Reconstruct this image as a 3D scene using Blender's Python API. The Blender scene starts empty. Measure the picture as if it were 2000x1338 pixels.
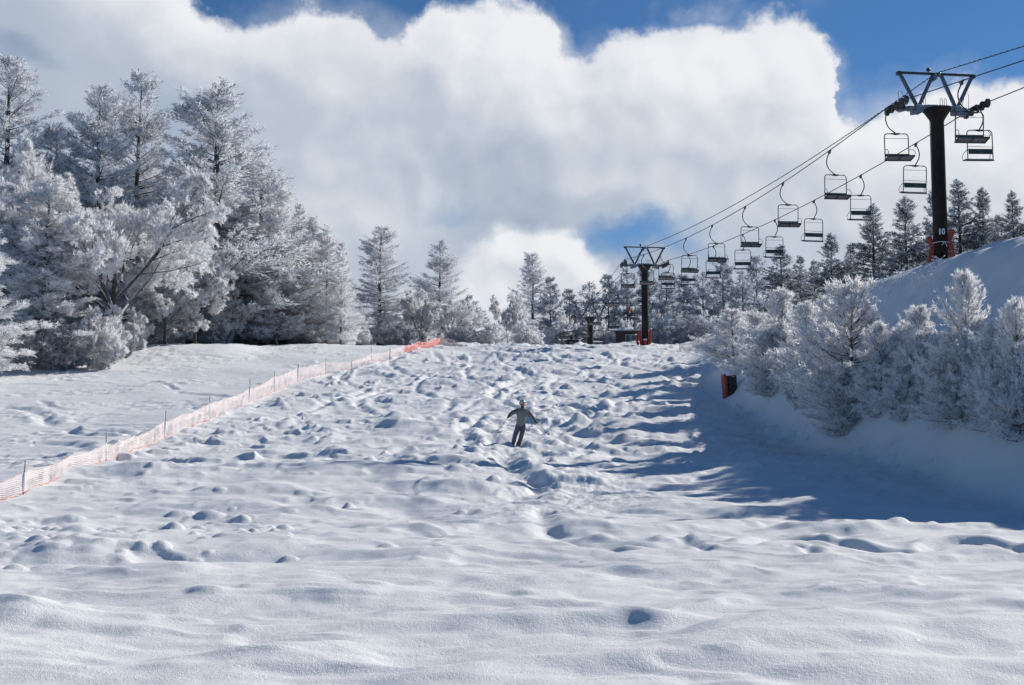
import bpy, math, random
import numpy as np
from mathutils import Vector, Matrix
C = bpy.context.scene
COL = C.collection
R = math.radians
# ------------------------------------------------------------------ camera
EYE = 1.6
PITCH = R(5.0)
FPX = 2414.0
cam_d = bpy.data.cameras.new('camera')
cam = bpy.data.objects.new('camera', cam_d); COL.objects.link(cam)
cam_d.sensor_width = 36.0; cam_d.lens = FPX/2000*36.0
cam_d.clip_start = 0.1; cam_d.clip_end = 6000
cam.location = (0, 0, EYE); cam.rotation_euler = (R(90)+PITCH, 0, 0)
C.camera = cam
C.render.engine = 'CYCLES'; C.cycles.max_bounces = 6; C.cycles.diffuse_bounces = 3; C.cycles.transmission_bounces = 3; C.cycles.transparent_max_bounces = 6
C.render.resolution_x = 1024; C.render.resolution_y = 685
# ------------------------------------------------------------------ light
SUN_AZ = R(54.0)      # clockwise from +Y towards +X
SUN_EL = R(31.5)
sd = bpy.data.lights.new('sun', 'SUN'); sd.energy = 4.8; sd.angle = R(0.53); sd.color = (1.0, 0.95, 0.86)
sun = bpy.data.objects.new('sun', sd); COL.objects.link(sun)
sv = Vector((math.sin(SUN_AZ)*math.cos(SUN_EL), math.cos(SUN_AZ)*math.cos(SUN_EL), math.sin(SUN_EL)))
sun.rotation_euler = sv.to_track_quat('Z', 'Y').to_euler(); sun.location = (60, 40, 60)
vs = C.view_settings
vs.view_transform = 'Standard'; vs.look = 'None'; vs.exposure = 0.0; vs.gamma = 1.0; vs.use_curve_mapping = False

def cdir(px, py):
    """unit world direction of a direction measured on the photograph"""
    v = Vector(((px-1000)/FPX, 1.0, -(py-669)/FPX))
    c, s = math.cos(PITCH), math.sin(PITCH)
    return Vector((v.x, v.y*c - v.z*s, v.y*s + v.z*c)).normalized()
def at(px, py, Y):
    d = cdir(px, py); k = Y/d.y
    return Vector((d.x*k, Y, EYE + d.z*k))
# ------------------------------------------------------------------ sky with clouds
W = bpy.data.worlds.new('World'); C.world = W; W.use_nodes = True
wt = W.node_tree; wt.nodes.clear()
class G:
    """tiny helper that writes math nodes"""
    def __init__(s, t): s.t = t
    def n(s, typ, **k):
        o = s.t.nodes.new(typ)
        for a, b in k.items(): setattr(o, a, b)
        return o
    def put(s, sock, v):
        if hasattr(v, 'node') or isinstance(v, bpy.types.NodeSocket): s.t.links.new(v, sock)
        else: sock.default_value = v
    def m(s, op, a, b=0.0, c=0.0, clamp=False):
        o = s.n('ShaderNodeMath', operation=op, use_clamp=clamp)
        s.put(o.inputs[0], a); s.put(o.inputs[1], b)
        if len(o.inputs) > 2: s.put(o.inputs[2], c)
        return o.outputs[0]
    def add(s, a, b): return s.m('ADD', a, b)
    def sub(s, a, b): return s.m('SUBTRACT', a, b)
    def mul(s, a, b): return s.m('MULTIPLY', a, b)
    def sm(s, x, lo, hi, a=0.0, b=1.0):
        o = s.n('ShaderNodeMapRange', interpolation_type='SMOOTHSTEP')
        s.put(o.inputs[0], x); o.inputs[1].default_value = lo; o.inputs[2].default_value = hi
        o.inputs[3].default_value = a; o.inputs[4].default_value = b
        return o.outputs[0]
    def mix(s, f, a, b):
        o = s.n('ShaderNodeMix', data_type='RGBA')
        s.put(o.inputs[0], f); s.put(o.inputs[6], a); s.put(o.inputs[7], b)
        return o.outputs[2]
    def fmix(s, f, a, b):
        o = s.n('ShaderNodeMix', data_type='FLOAT')
        s.put(o.inputs[0], f); s.put(o.inputs[2], a); s.put(o.inputs[3], b)
        return o.outputs[0]
    def noise(s, vec, scale, detail=4, rough=0.5, dist=0.0):
        o = s.n('ShaderNodeTexNoise'); o.noise_dimensions = '3D'
        if vec is not None: s.put(o.inputs['Vector'], vec)
        o.inputs['Scale'].default_value = scale; o.inputs['Detail'].default_value = detail
        o.inputs['Roughness'].default_value = rough; o.inputs['Distortion'].default_value = dist
        return o.outputs[0]
g = G(wt)
tc = g.n('ShaderNodeTexCoord').outputs['Generated']
sky = g.n('ShaderNodeTexSky'); sky.sky_type = 'NISHITA'; sky.sun_disc = False
sky.sun_elevation = SUN_EL; sky.sun_rotation = SUN_AZ; sky.altitude = 1500
sky.air_density = 1.0; sky.dust_density = 0.1; sky.ozone_density = 2.0
sep = g.n('ShaderNodeSeparateXYZ'); g.put(sep.inputs[0], tc)
AZ = g.m('ARCTAN2', sep.outputs[0], sep.outputs[1])
EL = g.m('ARCSINE', sep.outputs[2])
def ae(px, py):
    d = cdir(px, py); return math.atan2(d.x, d.y), math.asin(d.z)
# billow displacement of the cloud outlines
def off(vec, o):
    v = g.n('ShaderNodeVectorMath', operation='ADD'); g.put(v.inputs[0], vec); v.inputs[1].default_value = o
    return v.outputs[0]
n1 = g.noise(tc, 9.0, 7, 0.55); n2 = g.noise(off(tc, (3.1, 1.7, 5.2)), 9.0, 7, 0.55)
nb = g.noise(off(tc, (7.7, 2.2, 1.1)), 26.0, 6, 0.6)
n3 = g.noise(off(tc, (5.5, 0.3, 2.9)), 38.0, 6, 0.62); n4 = g.noise(off(tc, (0.5, 6.3, 8.9)), 38.0, 6, 0.62)
A2 = g.add(g.add(AZ, g.mul(g.sub(n1, 0.5), 0.075)), g.mul(g.sub(n3, 0.5), 0.030)); E2 = g.add(g.add(EL, g.mul(g.sub(n2, 0.5), 0.075)), g.mul(g.sub(n4, 0.5), 0.030))
outline = [(-300, -300), (0, -250), (250, -120), (345, -10), (380, 25), (430, 55), (500, 62), (600, 48), (690, 62), (748, 92), (775, 70), (830, 28), (900, 8),
           (980, 5), (1050, 28), (1098, 62), (1125, 95), (1160, 110), (1190, 82), (1290, 58), (1400, 45), (1500, 42), (1570, 70),
           (1625, 118), (1652, 170), (1662, 208), (1700, 206), (1790, 190), (1900, 165), (2000, 148), (2300, 120)]
fc = g.n('ShaderNodeFloatCurve'); mp = fc.mapping; cv = mp.curves[0]
A0, A1, E0, E1 = -0.6, 0.6, 0.0, 0.6
pts = sorted([((a-A0)/(A1-A0), (e-E0)/(E1-E0)) for a, e in (ae(*p) for p in outline)])
cv.points[0].location = (0.0, pts[0][1]); cv.points[1].location = (1.0, pts[-1][1])
for p in pts: cv.points.new(*p)
mp.update()
g.put(fc.inputs['Value'], g.m('DIVIDE', g.sub(A2, A0), A1-A0, clamp=True))
TOP = g.add(g.mul(fc.outputs[0], E1-E0), E0)
def vor(vec, sc, det=1.0):
    o = g.n('ShaderNodeTexVoronoi'); o.feature = 'F1'; g.put(o.inputs['Vector'], vec); o.inputs['Scale'].default_value = sc
    o.inputs['Detail'].default_value = det; o.inputs['Roughness'].default_value = 0.55; o.normalize = True
    return o.outputs['Distance']
wv = g.n('ShaderNodeVectorMath', operation='ADD'); g.put(wv.inputs[0], tc)
wn = g.n('ShaderNodeTexNoise'); wn.inputs['Scale'].default_value = 14.0; wn.inputs['Detail'].default_value = 5.0; g.put(wn.inputs['Vector'], tc)
ws = g.n('ShaderNodeVectorMath', operation='SCALE'); g.put(ws.inputs[0], wn.outputs['Color']); ws.inputs['Scale'].default_value = 0.05; g.put(wv.inputs[1], ws.outputs[0])
PUFF = vor(wv.outputs[0], 17.0); PUFF2 = vor(off(wv.outputs[0], (-0.010, 0.0, -0.012)), 17.0)
relief = g.sub(PUFF2, PUFF)                                # positive on the side of each puff that faces the light
depth = g.add(g.sub(TOP, E2), g.mul(g.sub(0.42, PUFF), 0.050))
depth_ = g.sub(TOP, E2)                                     # >0 inside the cloud
# the bank dissolves to open blue away from this side of the sky
side = g.mul(g.sm(AZ, -0.95, -0.5), g.sm(AZ, 0.5, 0.95, 1.0, 0.0))
alpha = g.mul(g.sm(depth, -0.003, g.n and 0.013), side)
def ell(px, py, rx, ry, soft=0.5, A=A2, E=E2):
    a, e = ae(px, py)
    dx = g.m('DIVIDE', g.sub(A, a), rx/FPX); dy = g.m('DIVIDE', g.sub(E, e), ry/FPX)
    q = g.m('SQRT', g.add(g.mul(dx, dx), g.mul(dy, dy)))
    return q, dx, dy
# brightness of the cloud body: bright sunlit crest, grey-blue belly
bri = g.add(0.50, g.mul(g.sm(depth, 0.0, 0.11, 1.0, 0.0), 0.42))
bri = g.add(bri, g.mul(g.sub(g.noise(off(tc, (1.3, 9.1, 4.4)), 6.0, 5, 0.55), 0.5), 0.55))
def lobe(bri, alpha, px, py, rx, ry, core, rim, soft=0.16, lx=0.35, ly=0.94, op=1.0):
    q, dx, dy = ell(px, py, rx, ry)
    q = g.add(q, g.mul(g.sub(PUFF, 0.42), 0.22))
    a_ = g.mul(g.sm(q, 1.0-soft, 1.0+soft*0.35, 1.0, 0.0), op)
    up = g.add(g.mul(dx, lx), g.mul(dy, ly))
    b_ = g.sm(up, -0.35, 0.95, core, rim)
    b_ = g.add(g.add(b_, g.mul(g.sub(nb, 0.5), 0.17)), g.mul(relief, 0.6))
    return g.fmix(a_, bri, b_), g.m('MAXIMUM', alpha, g.mul(a_, side))
bri, alpha = lobe(bri, alpha, 640, 300, 330, 250, 0.50, 0.80, 0.5, op=0.8)
bri, alpha = lobe(bri, alpha, 970, 200, 215, 190, 0.66, 1.0, 0.3)
bri, alpha = lobe(bri, alpha, 1120, 330, 330, 130, 0.42, 0.74, 0.5, op=0.8)
bri, alpha = lobe(bri, alpha, 1400, 250, 262, 205, 0.68, 1.0, 0.35)
bri, alpha = lobe(bri, alpha, 1200, 260, 230, 170, 0.70, 0.95, 0.6, op=0.6)
bri, alpha = lobe(bri, alpha, 1780, 420, 330, 240, 0.70, 1.0, 0.5, op=0.8)
bri, alpha = lobe(bri, alpha, 1350, 480, 300, 110, 0.40, 0.72, 0.8, op=0.7)
bri, alpha = lobe(bri, alpha, 620, 480, 300, 190, 0.55, 0.86, 0.7, op=0.8)
# openings in the bank where the blue shows through
def hole(alpha, px, py, rx, ry, op, s0=0.1, s1=1.15):
    q, _, _ = ell(px, py, rx, ry)
    return g.mul(alpha, g.sub(1.0, g.mul(g.sm(q, s0, s1, 1.0, 0.0), op)))
alpha = hole(alpha, 1262, 474, 140, 54, 0.9, 0.15, 1.25)
alpha = hole(alpha, 885, 400, 60, 30, 0.25)
alpha = hole(alpha, 40, 110, 90, 40, 0.35)
alpha = hole(alpha, 330, 250, 150, 120, 0.22)
bri, alpha = lobe(bri, alpha, 1045, 590, 172, 172, 0.62, 1.0, 0.22)
bri, alpha = lobe(bri, alpha, 900, 640, 150, 120, 0.62, 0.9, 0.4)
# thin wisps high on the right
wq, _, _ = ell(1380, 5, 260, 60)
alpha = g.m('MAXIMUM', alpha, g.mul(g.mul(g.sm(wq, 0.1, 1.2, 1.0, 0.0), g.sm(g.noise(tc, 20, 5, 0.6), 0.4, 0.75)), 0.35))
bri = g.m('MINIMUM', g.m('MAXIMUM', bri, 0.0), 1.0)
ccol = g.n('ShaderNodeValToRGB'); cr = ccol.color_ramp
cr.elements[0].position = 0.25; cr.elements[0].color = (0.30, 0.37, 0.49, 1)
cr.elements[1].position = 0.95; cr.elements[1].color = (0.86, 0.87, 0.90, 1)
e_ = cr.elements.new(0.6); e_.color = (0.52, 0.58, 0.67, 1)
g.put(ccol.inputs[0], bri)
SKYS = 0.064
tint = g.n('ShaderNodeMix', data_type='RGBA', blend_type='MULTIPLY'); tint.inputs[0].default_value = 1.0
g.put(tint.inputs[6], sky.outputs[0]); tint.inputs[7].default_value = (0.58, 0.95, 1.26, 1)
scl = g.n('ShaderNodeMix', data_type='RGBA', blend_type='MULTIPLY'); scl.inputs[0].default_value = 1.0
g.put(scl.inputs[6], ccol.outputs[0]); scl.inputs[7].default_value = (1/SKYS, 1/SKYS, 1/SKYS, 1)
bg = g.n('ShaderNodeBackground'); bg.inputs[1].default_value = SKYS
g.put(bg.inputs[0], g.mix(alpha, tint.outputs[2], scl.outputs[2]))
wo = g.n('ShaderNodeOutputWorld'); g.put(wo.inputs[0], bg.outputs[0])
NCOL=1250; RSTEP=0.0034
# ------------------------------------------------------------------ scene helpers
def tag(o, label=None, cat=None, group=None, kind=None):
    if label: o['label'] = label
    if cat: o['category'] = cat
    if group: o['group'] = group
    if kind: o['kind'] = kind
    return o
def empty(name, loc=(0, 0, 0), rz=0.0):
    o = bpy.data.objects.new(name, None); COL.objects.link(o); o.empty_display_size = 0.2
    o.location = loc; o.rotation_euler = (0, 0, rz); return o
class MB:
    """collects shapes and links them as one mesh object"""
    def __init__(s): s.v = []; s.f = []; s.mi = []; s.sm = []
    def raw(s, v, f, mi=0, smooth=False):
        b = len(s.v); s.v += [tuple(p) for p in v]; s.f += [tuple(i+b for i in q) for q in f]
        s.mi += [mi]*len(f); s.sm += [smooth]*len(f)
    def box(s, c, size, rot=None, mi=0, bev=0.0):
        x, y, z = (k/2 for k in size)
        if bev <= 0:
            v = [Vector((a*x, b*y, d*z)) for a in (-1, 1) for b in (-1, 1) for d in (-1, 1)]
            f = [(0, 1, 3, 2), (4, 6, 7, 5), (0, 4, 5, 1), (2, 3, 7, 6), (0, 2, 6, 4), (1, 5, 7, 3)]
        else:
            v = []; idx = {}
            for a in (-1, 1):
                for b in (-1, 1):
                    for d in (-1, 1):
                        for k in range(3):
                            p = [a*(x-bev), b*(y-bev), d*(z-bev)]; p[k] = (a*x, b*y, d*z)[k]
                            idx[(a, b, d, k)] = len(v); v.append(Vector(p))
            f = []
            for k, (i, j) in enumerate(((1, 2), (0, 2), (0, 1))):
                for sg in (-1, 1):
                    q = []
                    for (u, w) in ((-1, -1), (1, -1), (1, 1), (-1, 1)):
                        t = [0, 0, 0]; t[k] = sg; t[i] = u; t[j] = w; q.append(idx[(*t, k)])
                    f.append(tuple(q))
            for k in range(3):
                i, j = [q for q in range(3) if q != k]
                for u in (-1, 1):
                    for w in (-1, 1):
                        t0 = [0, 0, 0]; t1 = [0, 0, 0]; t0[i] = t1[i] = u; t0[j] = t1[j] = w; t0[k] = -1; t1[k] = 1
                        f.append((idx[(*t0, i)], idx[(*t1, i)], idx[(*t1, j)], idx[(*t0, j)]))
            for a in (-1, 1):
                for b in (-1, 1):
                    for d in (-1, 1): f.append(tuple(idx[(a, b, d, k)] for k in range(3)))
        if rot is not None: v = [rot @ p for p in v]
        s.raw([p+Vector(c) for p in v], f, mi)
    def tube(s, pts, r, n=8, mi=0, cap=True, smooth=True, closed=False):
        pts = [Vector(p) for p in pts]; m = len(pts)
        rs = r if isinstance(r, (list, tuple)) else [r]*m
        v = []; f = []; prev = None
        for i, p in enumerate(pts):
            if closed: t = pts[(i+1) % m]-pts[i-1]
            else: t = pts[min(i+1, m-1)]-pts[max(i-1, 0)]
            t.normalize()
            if prev is None:
                a = Vector((0, 0, 1)) if abs(t.z) < 0.9 else Vector((1, 0, 0))
                u = t.cross(a).normalized()
            else: u = (prev-t*prev.dot(t)).normalized()
            prev = u; w = t.cross(u)
            for k in range(n):
                an = 2*math.pi*k/n; v.append(p+(u*math.cos(an)+w*math.sin(an))*rs[i])
        for i in range(m if closed else m-1):
            for k in range(n):
                a = i*n+k; b = i*n+(k+1) % n; j = (i+1) % m
                f.append((a, b, j*n+(k+1) % n, j*n+k))
        s.raw(v, f, mi, smooth)
        if cap and not closed:
            b0 = len(s.v)-len(v)
            s.f.append(tuple(b0+k for k in range(n-1, -1, -1))); s.mi.append(mi); s.sm.append(False)
            s.f.append(tuple(b0+(m-1)*n+k for k in range(n))); s.mi.append(mi); s.sm.append(False)
    def lathe(s, c, prof, n=16, mi=0, axis='z'):
        v = []; f = []
        for (r, h) in prof:
            for k in range(n):
                an = 2*math.pi*k/n; p = (r*math.cos(an), r*math.sin(an), h)
                if axis == 'x': p = (p[2], p[0], p[1])
                if axis == 'y': p = (p[0], p[2], p[1])
                v.append(Vector(p)+Vector(c))
        m = len(prof)
        for i in range(m-1):
            for k in range(n): f.append((i*n+k, i*n+(k+1) % n, (i+1)*n+(k+1) % n, (i+1)*n+k))
        f.append(tuple(range(n-1, -1, -1))); f.append(tuple((m-1)*n+k for k in range(n)))
        s.raw(v, f, mi, True)
        s.sm[-1] = s.sm[-2] = False
    def build(s, name, mat, parent=None, loc=None):
        me = bpy.data.meshes.new(name); me.from_pydata(s.v, [], s.f)
        for m_ in (mat if isinstance(mat, (list, tuple)) else [mat]): me.materials.append(m_)
        me.polygons.foreach_set('material_index', s.mi); me.polygons.foreach_set('use_smooth', s.sm)
        me.update()
        o = bpy.data.objects.new(name, me); COL.objects.link(o)
        if parent: o.parent = parent
        if loc is not None: o.location = loc
        return o
def np_mesh(name, V, F, mats, mi=None, smooth=False, parent=None):
    me = bpy.data.meshes.new(name); n = F.shape[1]
    me.vertices.add(len(V)); me.vertices.foreach_set('co', V.astype(np.float32).ravel())
    me.loops.add(F.size); me.loops.foreach_set('vertex_index', F.astype(np.int32).ravel())
    me.polygons.add(len(F)); me.polygons.foreach_set('loop_start', np.arange(0, F.size, n, dtype=np.int32))
    me.polygons.foreach_set('loop_total', np.full(len(F), n, dtype=np.int32))
    for m_ in mats: me.materials.append(m_)
    if mi is not None: me.polygons.foreach_set('material_index', mi.astype(np.int32))
    me.polygons.foreach_set('use_smooth', np.full(len(F), smooth, dtype=bool))
    me.update(calc_edges=True); me.validate()
    o = bpy.data.objects.new(name, me); COL.objects.link(o)
    if parent: o.parent = parent
    return o
# ------------------------------------------------------------------ materials
def mat(name, col, rough=0.6, metal=0.0, spec=0.5, var=0.0, vscale=6.0, bump=0.0, bscale=30.0, frost=0.0):
    """painted or plain surface with colour variation, a fine bump and snow or rime lying on its upward faces"""
    m = bpy.data.materials.new(name); m.use_nodes = True; t = m.node_tree; q = G(t)
    b = t.nodes['Principled BSDF']; b.inputs['Roughness'].default_value = rough; b.inputs['Metallic'].default_value = metal
    b.inputs['Specular IOR Level'].default_value = spec
    co = q.n('ShaderNodeTexCoord').outputs['Object']; c = (*col, 1)
    if var:
        nz = q.noise(co, vscale, 5, 0.6)
        c = q.mix(q.sm(nz, 0.3, 0.7), tuple(max(0, k*(1-var)) for k in col)+(1,), tuple(min(1, k*(1+var)) for k in col)+(1,))
    if frost:
        nrm = q.n('ShaderNodeNewGeometry').outputs['Normal']; sp = q.n('ShaderNodeSeparateXYZ'); q.put(sp.inputs[0], nrm)
        fz = q.add(sp.outputs[2], q.mul(q.sub(q.noise(co, 9, 5, 0.65), 0.5), 1.6))
        c = q.mix(q.sm(fz, 1.0-frost, 1.25-frost), c, (0.80, 0.82, 0.87, 1))
    q.put(b.inputs['Base Color'], c)
    if bump:
        bp = q.n('ShaderNodeBump'); bp.inputs['Strength'].default_value = bump; bp.inputs['Distance'].default_value = 0.02
        q.put(bp.inputs['Height'], q.noise(co, bscale, 4, 0.6)); q.put(b.inputs['Normal'], bp.outputs[0])
    return m
def snow_mat(name='snow'):
    m = bpy.data.materials.new(name); m.use_nodes = True; t = m.node_tree; q = G(t)
    b = t.nodes['Principled BSDF']; co = q.n('ShaderNodeTexCoord').outputs['Object']
    c = q.mix(q.sm(q.noise(co, 0.35, 4, 0.6), 0.35, 0.65), (0.79, 0.80, 0.82, 1), (0.83, 0.84, 0.85, 1))
    q.put(b.inputs['Base Color'], c)
    b.inputs['Roughness'].default_value = 0.75; b.inputs['Specular IOR Level'].default_value = 0.25
    h = q.add(q.mul(q.noise(co, 5.0, 3, 0.6), 0.20), q.mul(q.noise(co, 26.0, 4, 0.7), 0.17))
    h = q.add(h, q.mul(q.noise(co, 110.0, 2, 0.6), 0.13))
    bp = q.n('ShaderNodeBump'); bp.inputs['Strength'].default_value = 0.70; bp.inputs['Distance'].default_value = 0.10
    q.put(bp.inputs['Height'], h); q.put(b.inputs['Normal'], bp.outputs[0])
    # single ice crystals that catch the sun
    vo = q.n('ShaderNodeTexVoronoi'); vo.inputs['Scale'].default_value = 110.0; q.put(vo.inputs['Vector'], co)
    sp = q.n('ShaderNodeSeparateColor'); q.put(sp.inputs[0], vo.outputs['Color'])
    pick = q.mul(q.m('GREATER_THAN', sp.outputs[0], 0.988), q.m('LESS_THAN', vo.outputs['Distance'], 0.33))
    gl = q.n('ShaderNodeBsdfAnisotropic' if False else 'ShaderNodeBsdfGlossy'); gl.inputs['Roughness'].default_value = 0.40
    vm = q.n('ShaderNodeVectorMath', operation='SUBTRACT'); q.put(vm.inputs[0], vo.outputs['Color']); vm.inputs[1].default_value = (0.5, 0.5, -0.25)
    vn = q.n('ShaderNodeVectorMath', operation='NORMALIZE'); q.put(vn.inputs[0], vm.outputs[0]); q.put(gl.inputs['Normal'], vn.outputs[0])
    mx = q.n('ShaderNodeMixShader'); q.put(mx.inputs[0], q.mul(pick, 0.45)); q.put(mx.inputs[1], b.outputs[0]); q.put(mx.inputs[2], gl.outputs[0])
    q.put(t.nodes['Material Output'].inputs[0], mx.outputs[0])
    return m
def frost_mat(name, white, dark, p_white=0.8, transl=0.35, nscale=0.8):
    """twigs: most covered by rime, some bare; chosen per twig, with patches of thinner rime"""
    m = bpy.data.materials.new(name); m.use_nodes = True; t = m.node_tree; q = G(t)
    t.nodes.remove(t.nodes['Principled BSDF'])
    ge = q.n('ShaderNodeNewGeometry'); rnd = ge.outputs['Random Per Island']
    co = q.n('ShaderNodeTexCoord').outputs['Object']
    nz = q.noise(co, nscale, 4, 0.6)
    f = q.sm(q.add(rnd, q.mul(q.sub(nz, 0.5), 1.1)), p_white-0.18, p_white+0.18)
    c = q.mix(f, (*white, 1), (*dark, 1))
    d = q.n('ShaderNodeBsdfDiffuse'); q.put(d.inputs[0], c)
    tr = q.n('ShaderNodeBsdfTranslucent'); q.put(tr.inputs[0], c)
    mx = q.n('ShaderNodeMixShader'); mx.inputs[0].default_value = transl
    q.put(mx.inputs[1], d.outputs[0]); q.put(mx.inputs[2], tr.outputs[0])
    q.put(t.nodes['Material Output'].inputs[0], mx.outputs[0])
    return m
M = {}
M['snow'] = snow_mat()
M['bark'] = mat('bark', (0.085, 0.074, 0.068), 0.9, var=0.4, vscale=8, bump=0.8, bscale=25, frost=0.75)
M['bark_pale'] = mat('rimed_bark', (0.16, 0.145, 0.135), 0.9, var=0.4, vscale=8, bump=0.8, bscale=25, frost=0.95)
M['rime'] = frost_mat('rime_twigs', (0.93, 0.93, 0.95), (0.46, 0.44, 0.44), 0.93, 0.52)
M['rimed_stick'] = mat('rimed_branchlet', (0.50, 0.49, 0.50), 0.9, frost=0.8)
M['rime_thin_shaded'] = frost_mat('thin_shaded_rime_twigs', (0.62, 0.66, 0.73), (0.13, 0.13, 0.13), 0.74, 0.38)  # white lowered and blued, so the far trees' shade sits in the colour
M['rime_blue'] = frost_mat('rimed_conifer_twigs', (0.88, 0.90, 0.94), (0.24, 0.24, 0.25), 0.84, 0.48)
M['rime_bush'] = frost_mat('bush_rime_twigs', (0.93, 0.93, 0.94), (0.42, 0.38, 0.36), 0.95, 0.55)
M['needles'] = frost_mat('spruce_needles', (0.66, 0.71, 0.78), (0.035, 0.055, 0.06), 0.50, 0.25, 1.6)
M['snow_clump'] = mat('snow_clump', (0.80, 0.82, 0.86), 0.8)
M['dark_steel'] = mat('dark_painted_steel', (0.016, 0.010, 0.010), 0.6, spec=0.25, var=0.35, vscale=3, bump=0.2, frost=0.02)
M['steel'] = mat('galvanised_steel', (0.22, 0.24, 0.27), 0.45, 0.5, var=0.25, frost=0.62)
M['steel_dark'] = mat('dark_steel_tube', (0.045, 0.05, 0.06), 0.45, 0.4, var=0.2, frost=0.2)
M['rope'] = mat('wire_rope', (0.04, 0.045, 0.055), 0.5, 0.4)
M['seat_under'] = mat('seat_underside', (0.17, 0.15, 0.165), 0.7, var=0.2)
M['backrest'] = mat('backrest_green', (0.035, 0.065, 0.06), 0.5)
M['white_paint'] = mat('white_paint', (0.75, 0.75, 0.75), 0.6)
M['orange'] = mat('orange_padding', (0.50, 0.05, 0.025), 0.6, var=0.2, frost=0.35)
M['orange_dim'] = mat('backlit_orange_padding', (0.33, 0.065, 0.04), 0.7, var=0.3, vscale=10, frost=0.35)  # darker copy of orange: shade of the backlit pads is put into the colour
M['black_pad'] = mat('black_padding', (0.035, 0.026, 0.024), 0.7, var=0.3, frost=0.15)
M['post'] = mat('fence_post', (0.16, 0.11, 0.10), 0.7, var=0.4, vscale=20, frost=0.35)
# ------------------------------------------------------------------ noise
def h2(ix, iy, seed):
    a = (ix.astype(np.int64) & 0xffffffff).astype(np.uint64); b = (iy.astype(np.int64) & 0xffffffff).astype(np.uint64)
    n = (a*np.uint64(374761393)+b*np.uint64(668265263)+np.uint64(seed*1274126177 % 4294967296)) & np.uint64(0xffffffff)
    n = ((n ^ (n >> np.uint64(13)))*np.uint64(1274126177)) & np.uint64(0xffffffff)
    n = ((n ^ (n >> np.uint64(16)))*np.uint64(2246822519)) & np.uint64(0xffffffff)
    n = n ^ (n >> np.uint64(15))
    return n.astype(np.float64)/4294967296.0
def pn(x, y, seed=0):
    ix = np.floor(x); iy = np.floor(y); fx = x-ix; fy = y-iy
    u = fx*fx*fx*(fx*(fx*6-15)+10); v = fy*fy*fy*(fy*(fy*6-15)+10)
    def gr(dx, dy):
        a = h2(ix+dx, iy+dy, seed)*2*np.pi
        return np.cos(a)*(fx-dx)+np.sin(a)*(fy-dy)
    return ((gr(0, 0)*(1-u)+gr(1, 0)*u)*(1-v)+(gr(0, 1)*(1-u)+gr(1, 1)*u)*v)*1.4
def fbm(x, y, seed, oct=4, gain=0.5):
    s = 0; a = 1.0
    for k in range(oct): s = s+a*pn(x*2**k+k*17.3, y*2**k-k*9.1, seed+k); a *= gain
    return s
def domes(x, y, cell, seed, prob, rmin, rmax, hmin, hmax, mask=None, power=1.0, ax=1.0):
    """scattered rounded lumps; returns height"""
    ix = np.floor(x/cell); iy = np.floor(y/cell); out = np.zeros_like(x)
    for dx in (-1, 0, 1):
        for dy in (-1, 0, 1):
            cx = ix+dx; cy = iy+dy
            px = (cx+0.1+0.8*h2(cx, cy, seed+1))*cell; py = (cy+0.1+0.8*h2(cx, cy, seed+2))*cell
            r = rmin+(rmax-rmin)*h2(cx, cy, seed+3)**1.5; hh = hmin+(hmax-hmin)*h2(cx, cy, seed+4)
            on = np.clip(((prob if mask is None else prob*mask)-h2(cx, cy, seed+5))/(0.3*prob), 0, 1)
            th = h2(cx, cy, seed+6)*1.2-0.6; c_, s_ = np.cos(th), np.sin(th)
            ex = ((x-px)*c_+(y-py)*s_)/ax; ey = -(x-px)*s_+(y-py)*c_
            d2 = (ex*ex+ey*ey)/(r*r)
            out = np.maximum(out, on*hh*np.clip(1-d2, 0, 1)**power)
    return out
def ss(x, a, b):
    t = np.clip((x-a)/(b-a), 0, 1); return t*t*(3-2*t)
_d = np.arange(-120, 2001, 0.5)
def prof(pts, smooth=9):
    a = np.interp(_d, [p[0] for p in pts], [p[1] for p in pts]); k = np.hanning(smooth+2)[1:-1]; k /= k.sum()
    return np.convolve(np.pad(a, smooth//2, mode='edge'), k, 'valid')
P_ = prof([(-120, -4.0), (0, -0.1), (8.6, 0.0), (18, 0.02), (27, 0.28), (45, 1.73), (64, 4.25), (84, 7.5), (98, 9.85), (100.5, 10.15), (104, 10.38), (115, 10.8), (130, 11.2), (160, 12), (300, 15), (2000, 22)], 11)
S_ = prof([(-120, 0), (12, 1.2), (20, 3.2), (26, 5.4), (30, 7.5), (35, 8.55), (40, 9.05), (50, 9.48), (60, 9.97), (70, 10.2), (82, 10.6), (100, 11.35), (120, 11.5), (160, 12.2), (300, 15), (2000, 22)], 21)
XF_ = prof([(-120, 16), (10, 14.5), (18, 12), (27, 10.9), (44, 9.9), (62, 10.2), (80, 11.6), (98, 13.6), (120, 15), (2000, 15)], 21)
def fence_x(y): return np.interp(y, [0, 30, 37, 50, 58, 75, 92, 100, 112], [-15, -15, -14.7, -14.2, -12.6, -11.4, -9.0, -5.9, -4])
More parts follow.
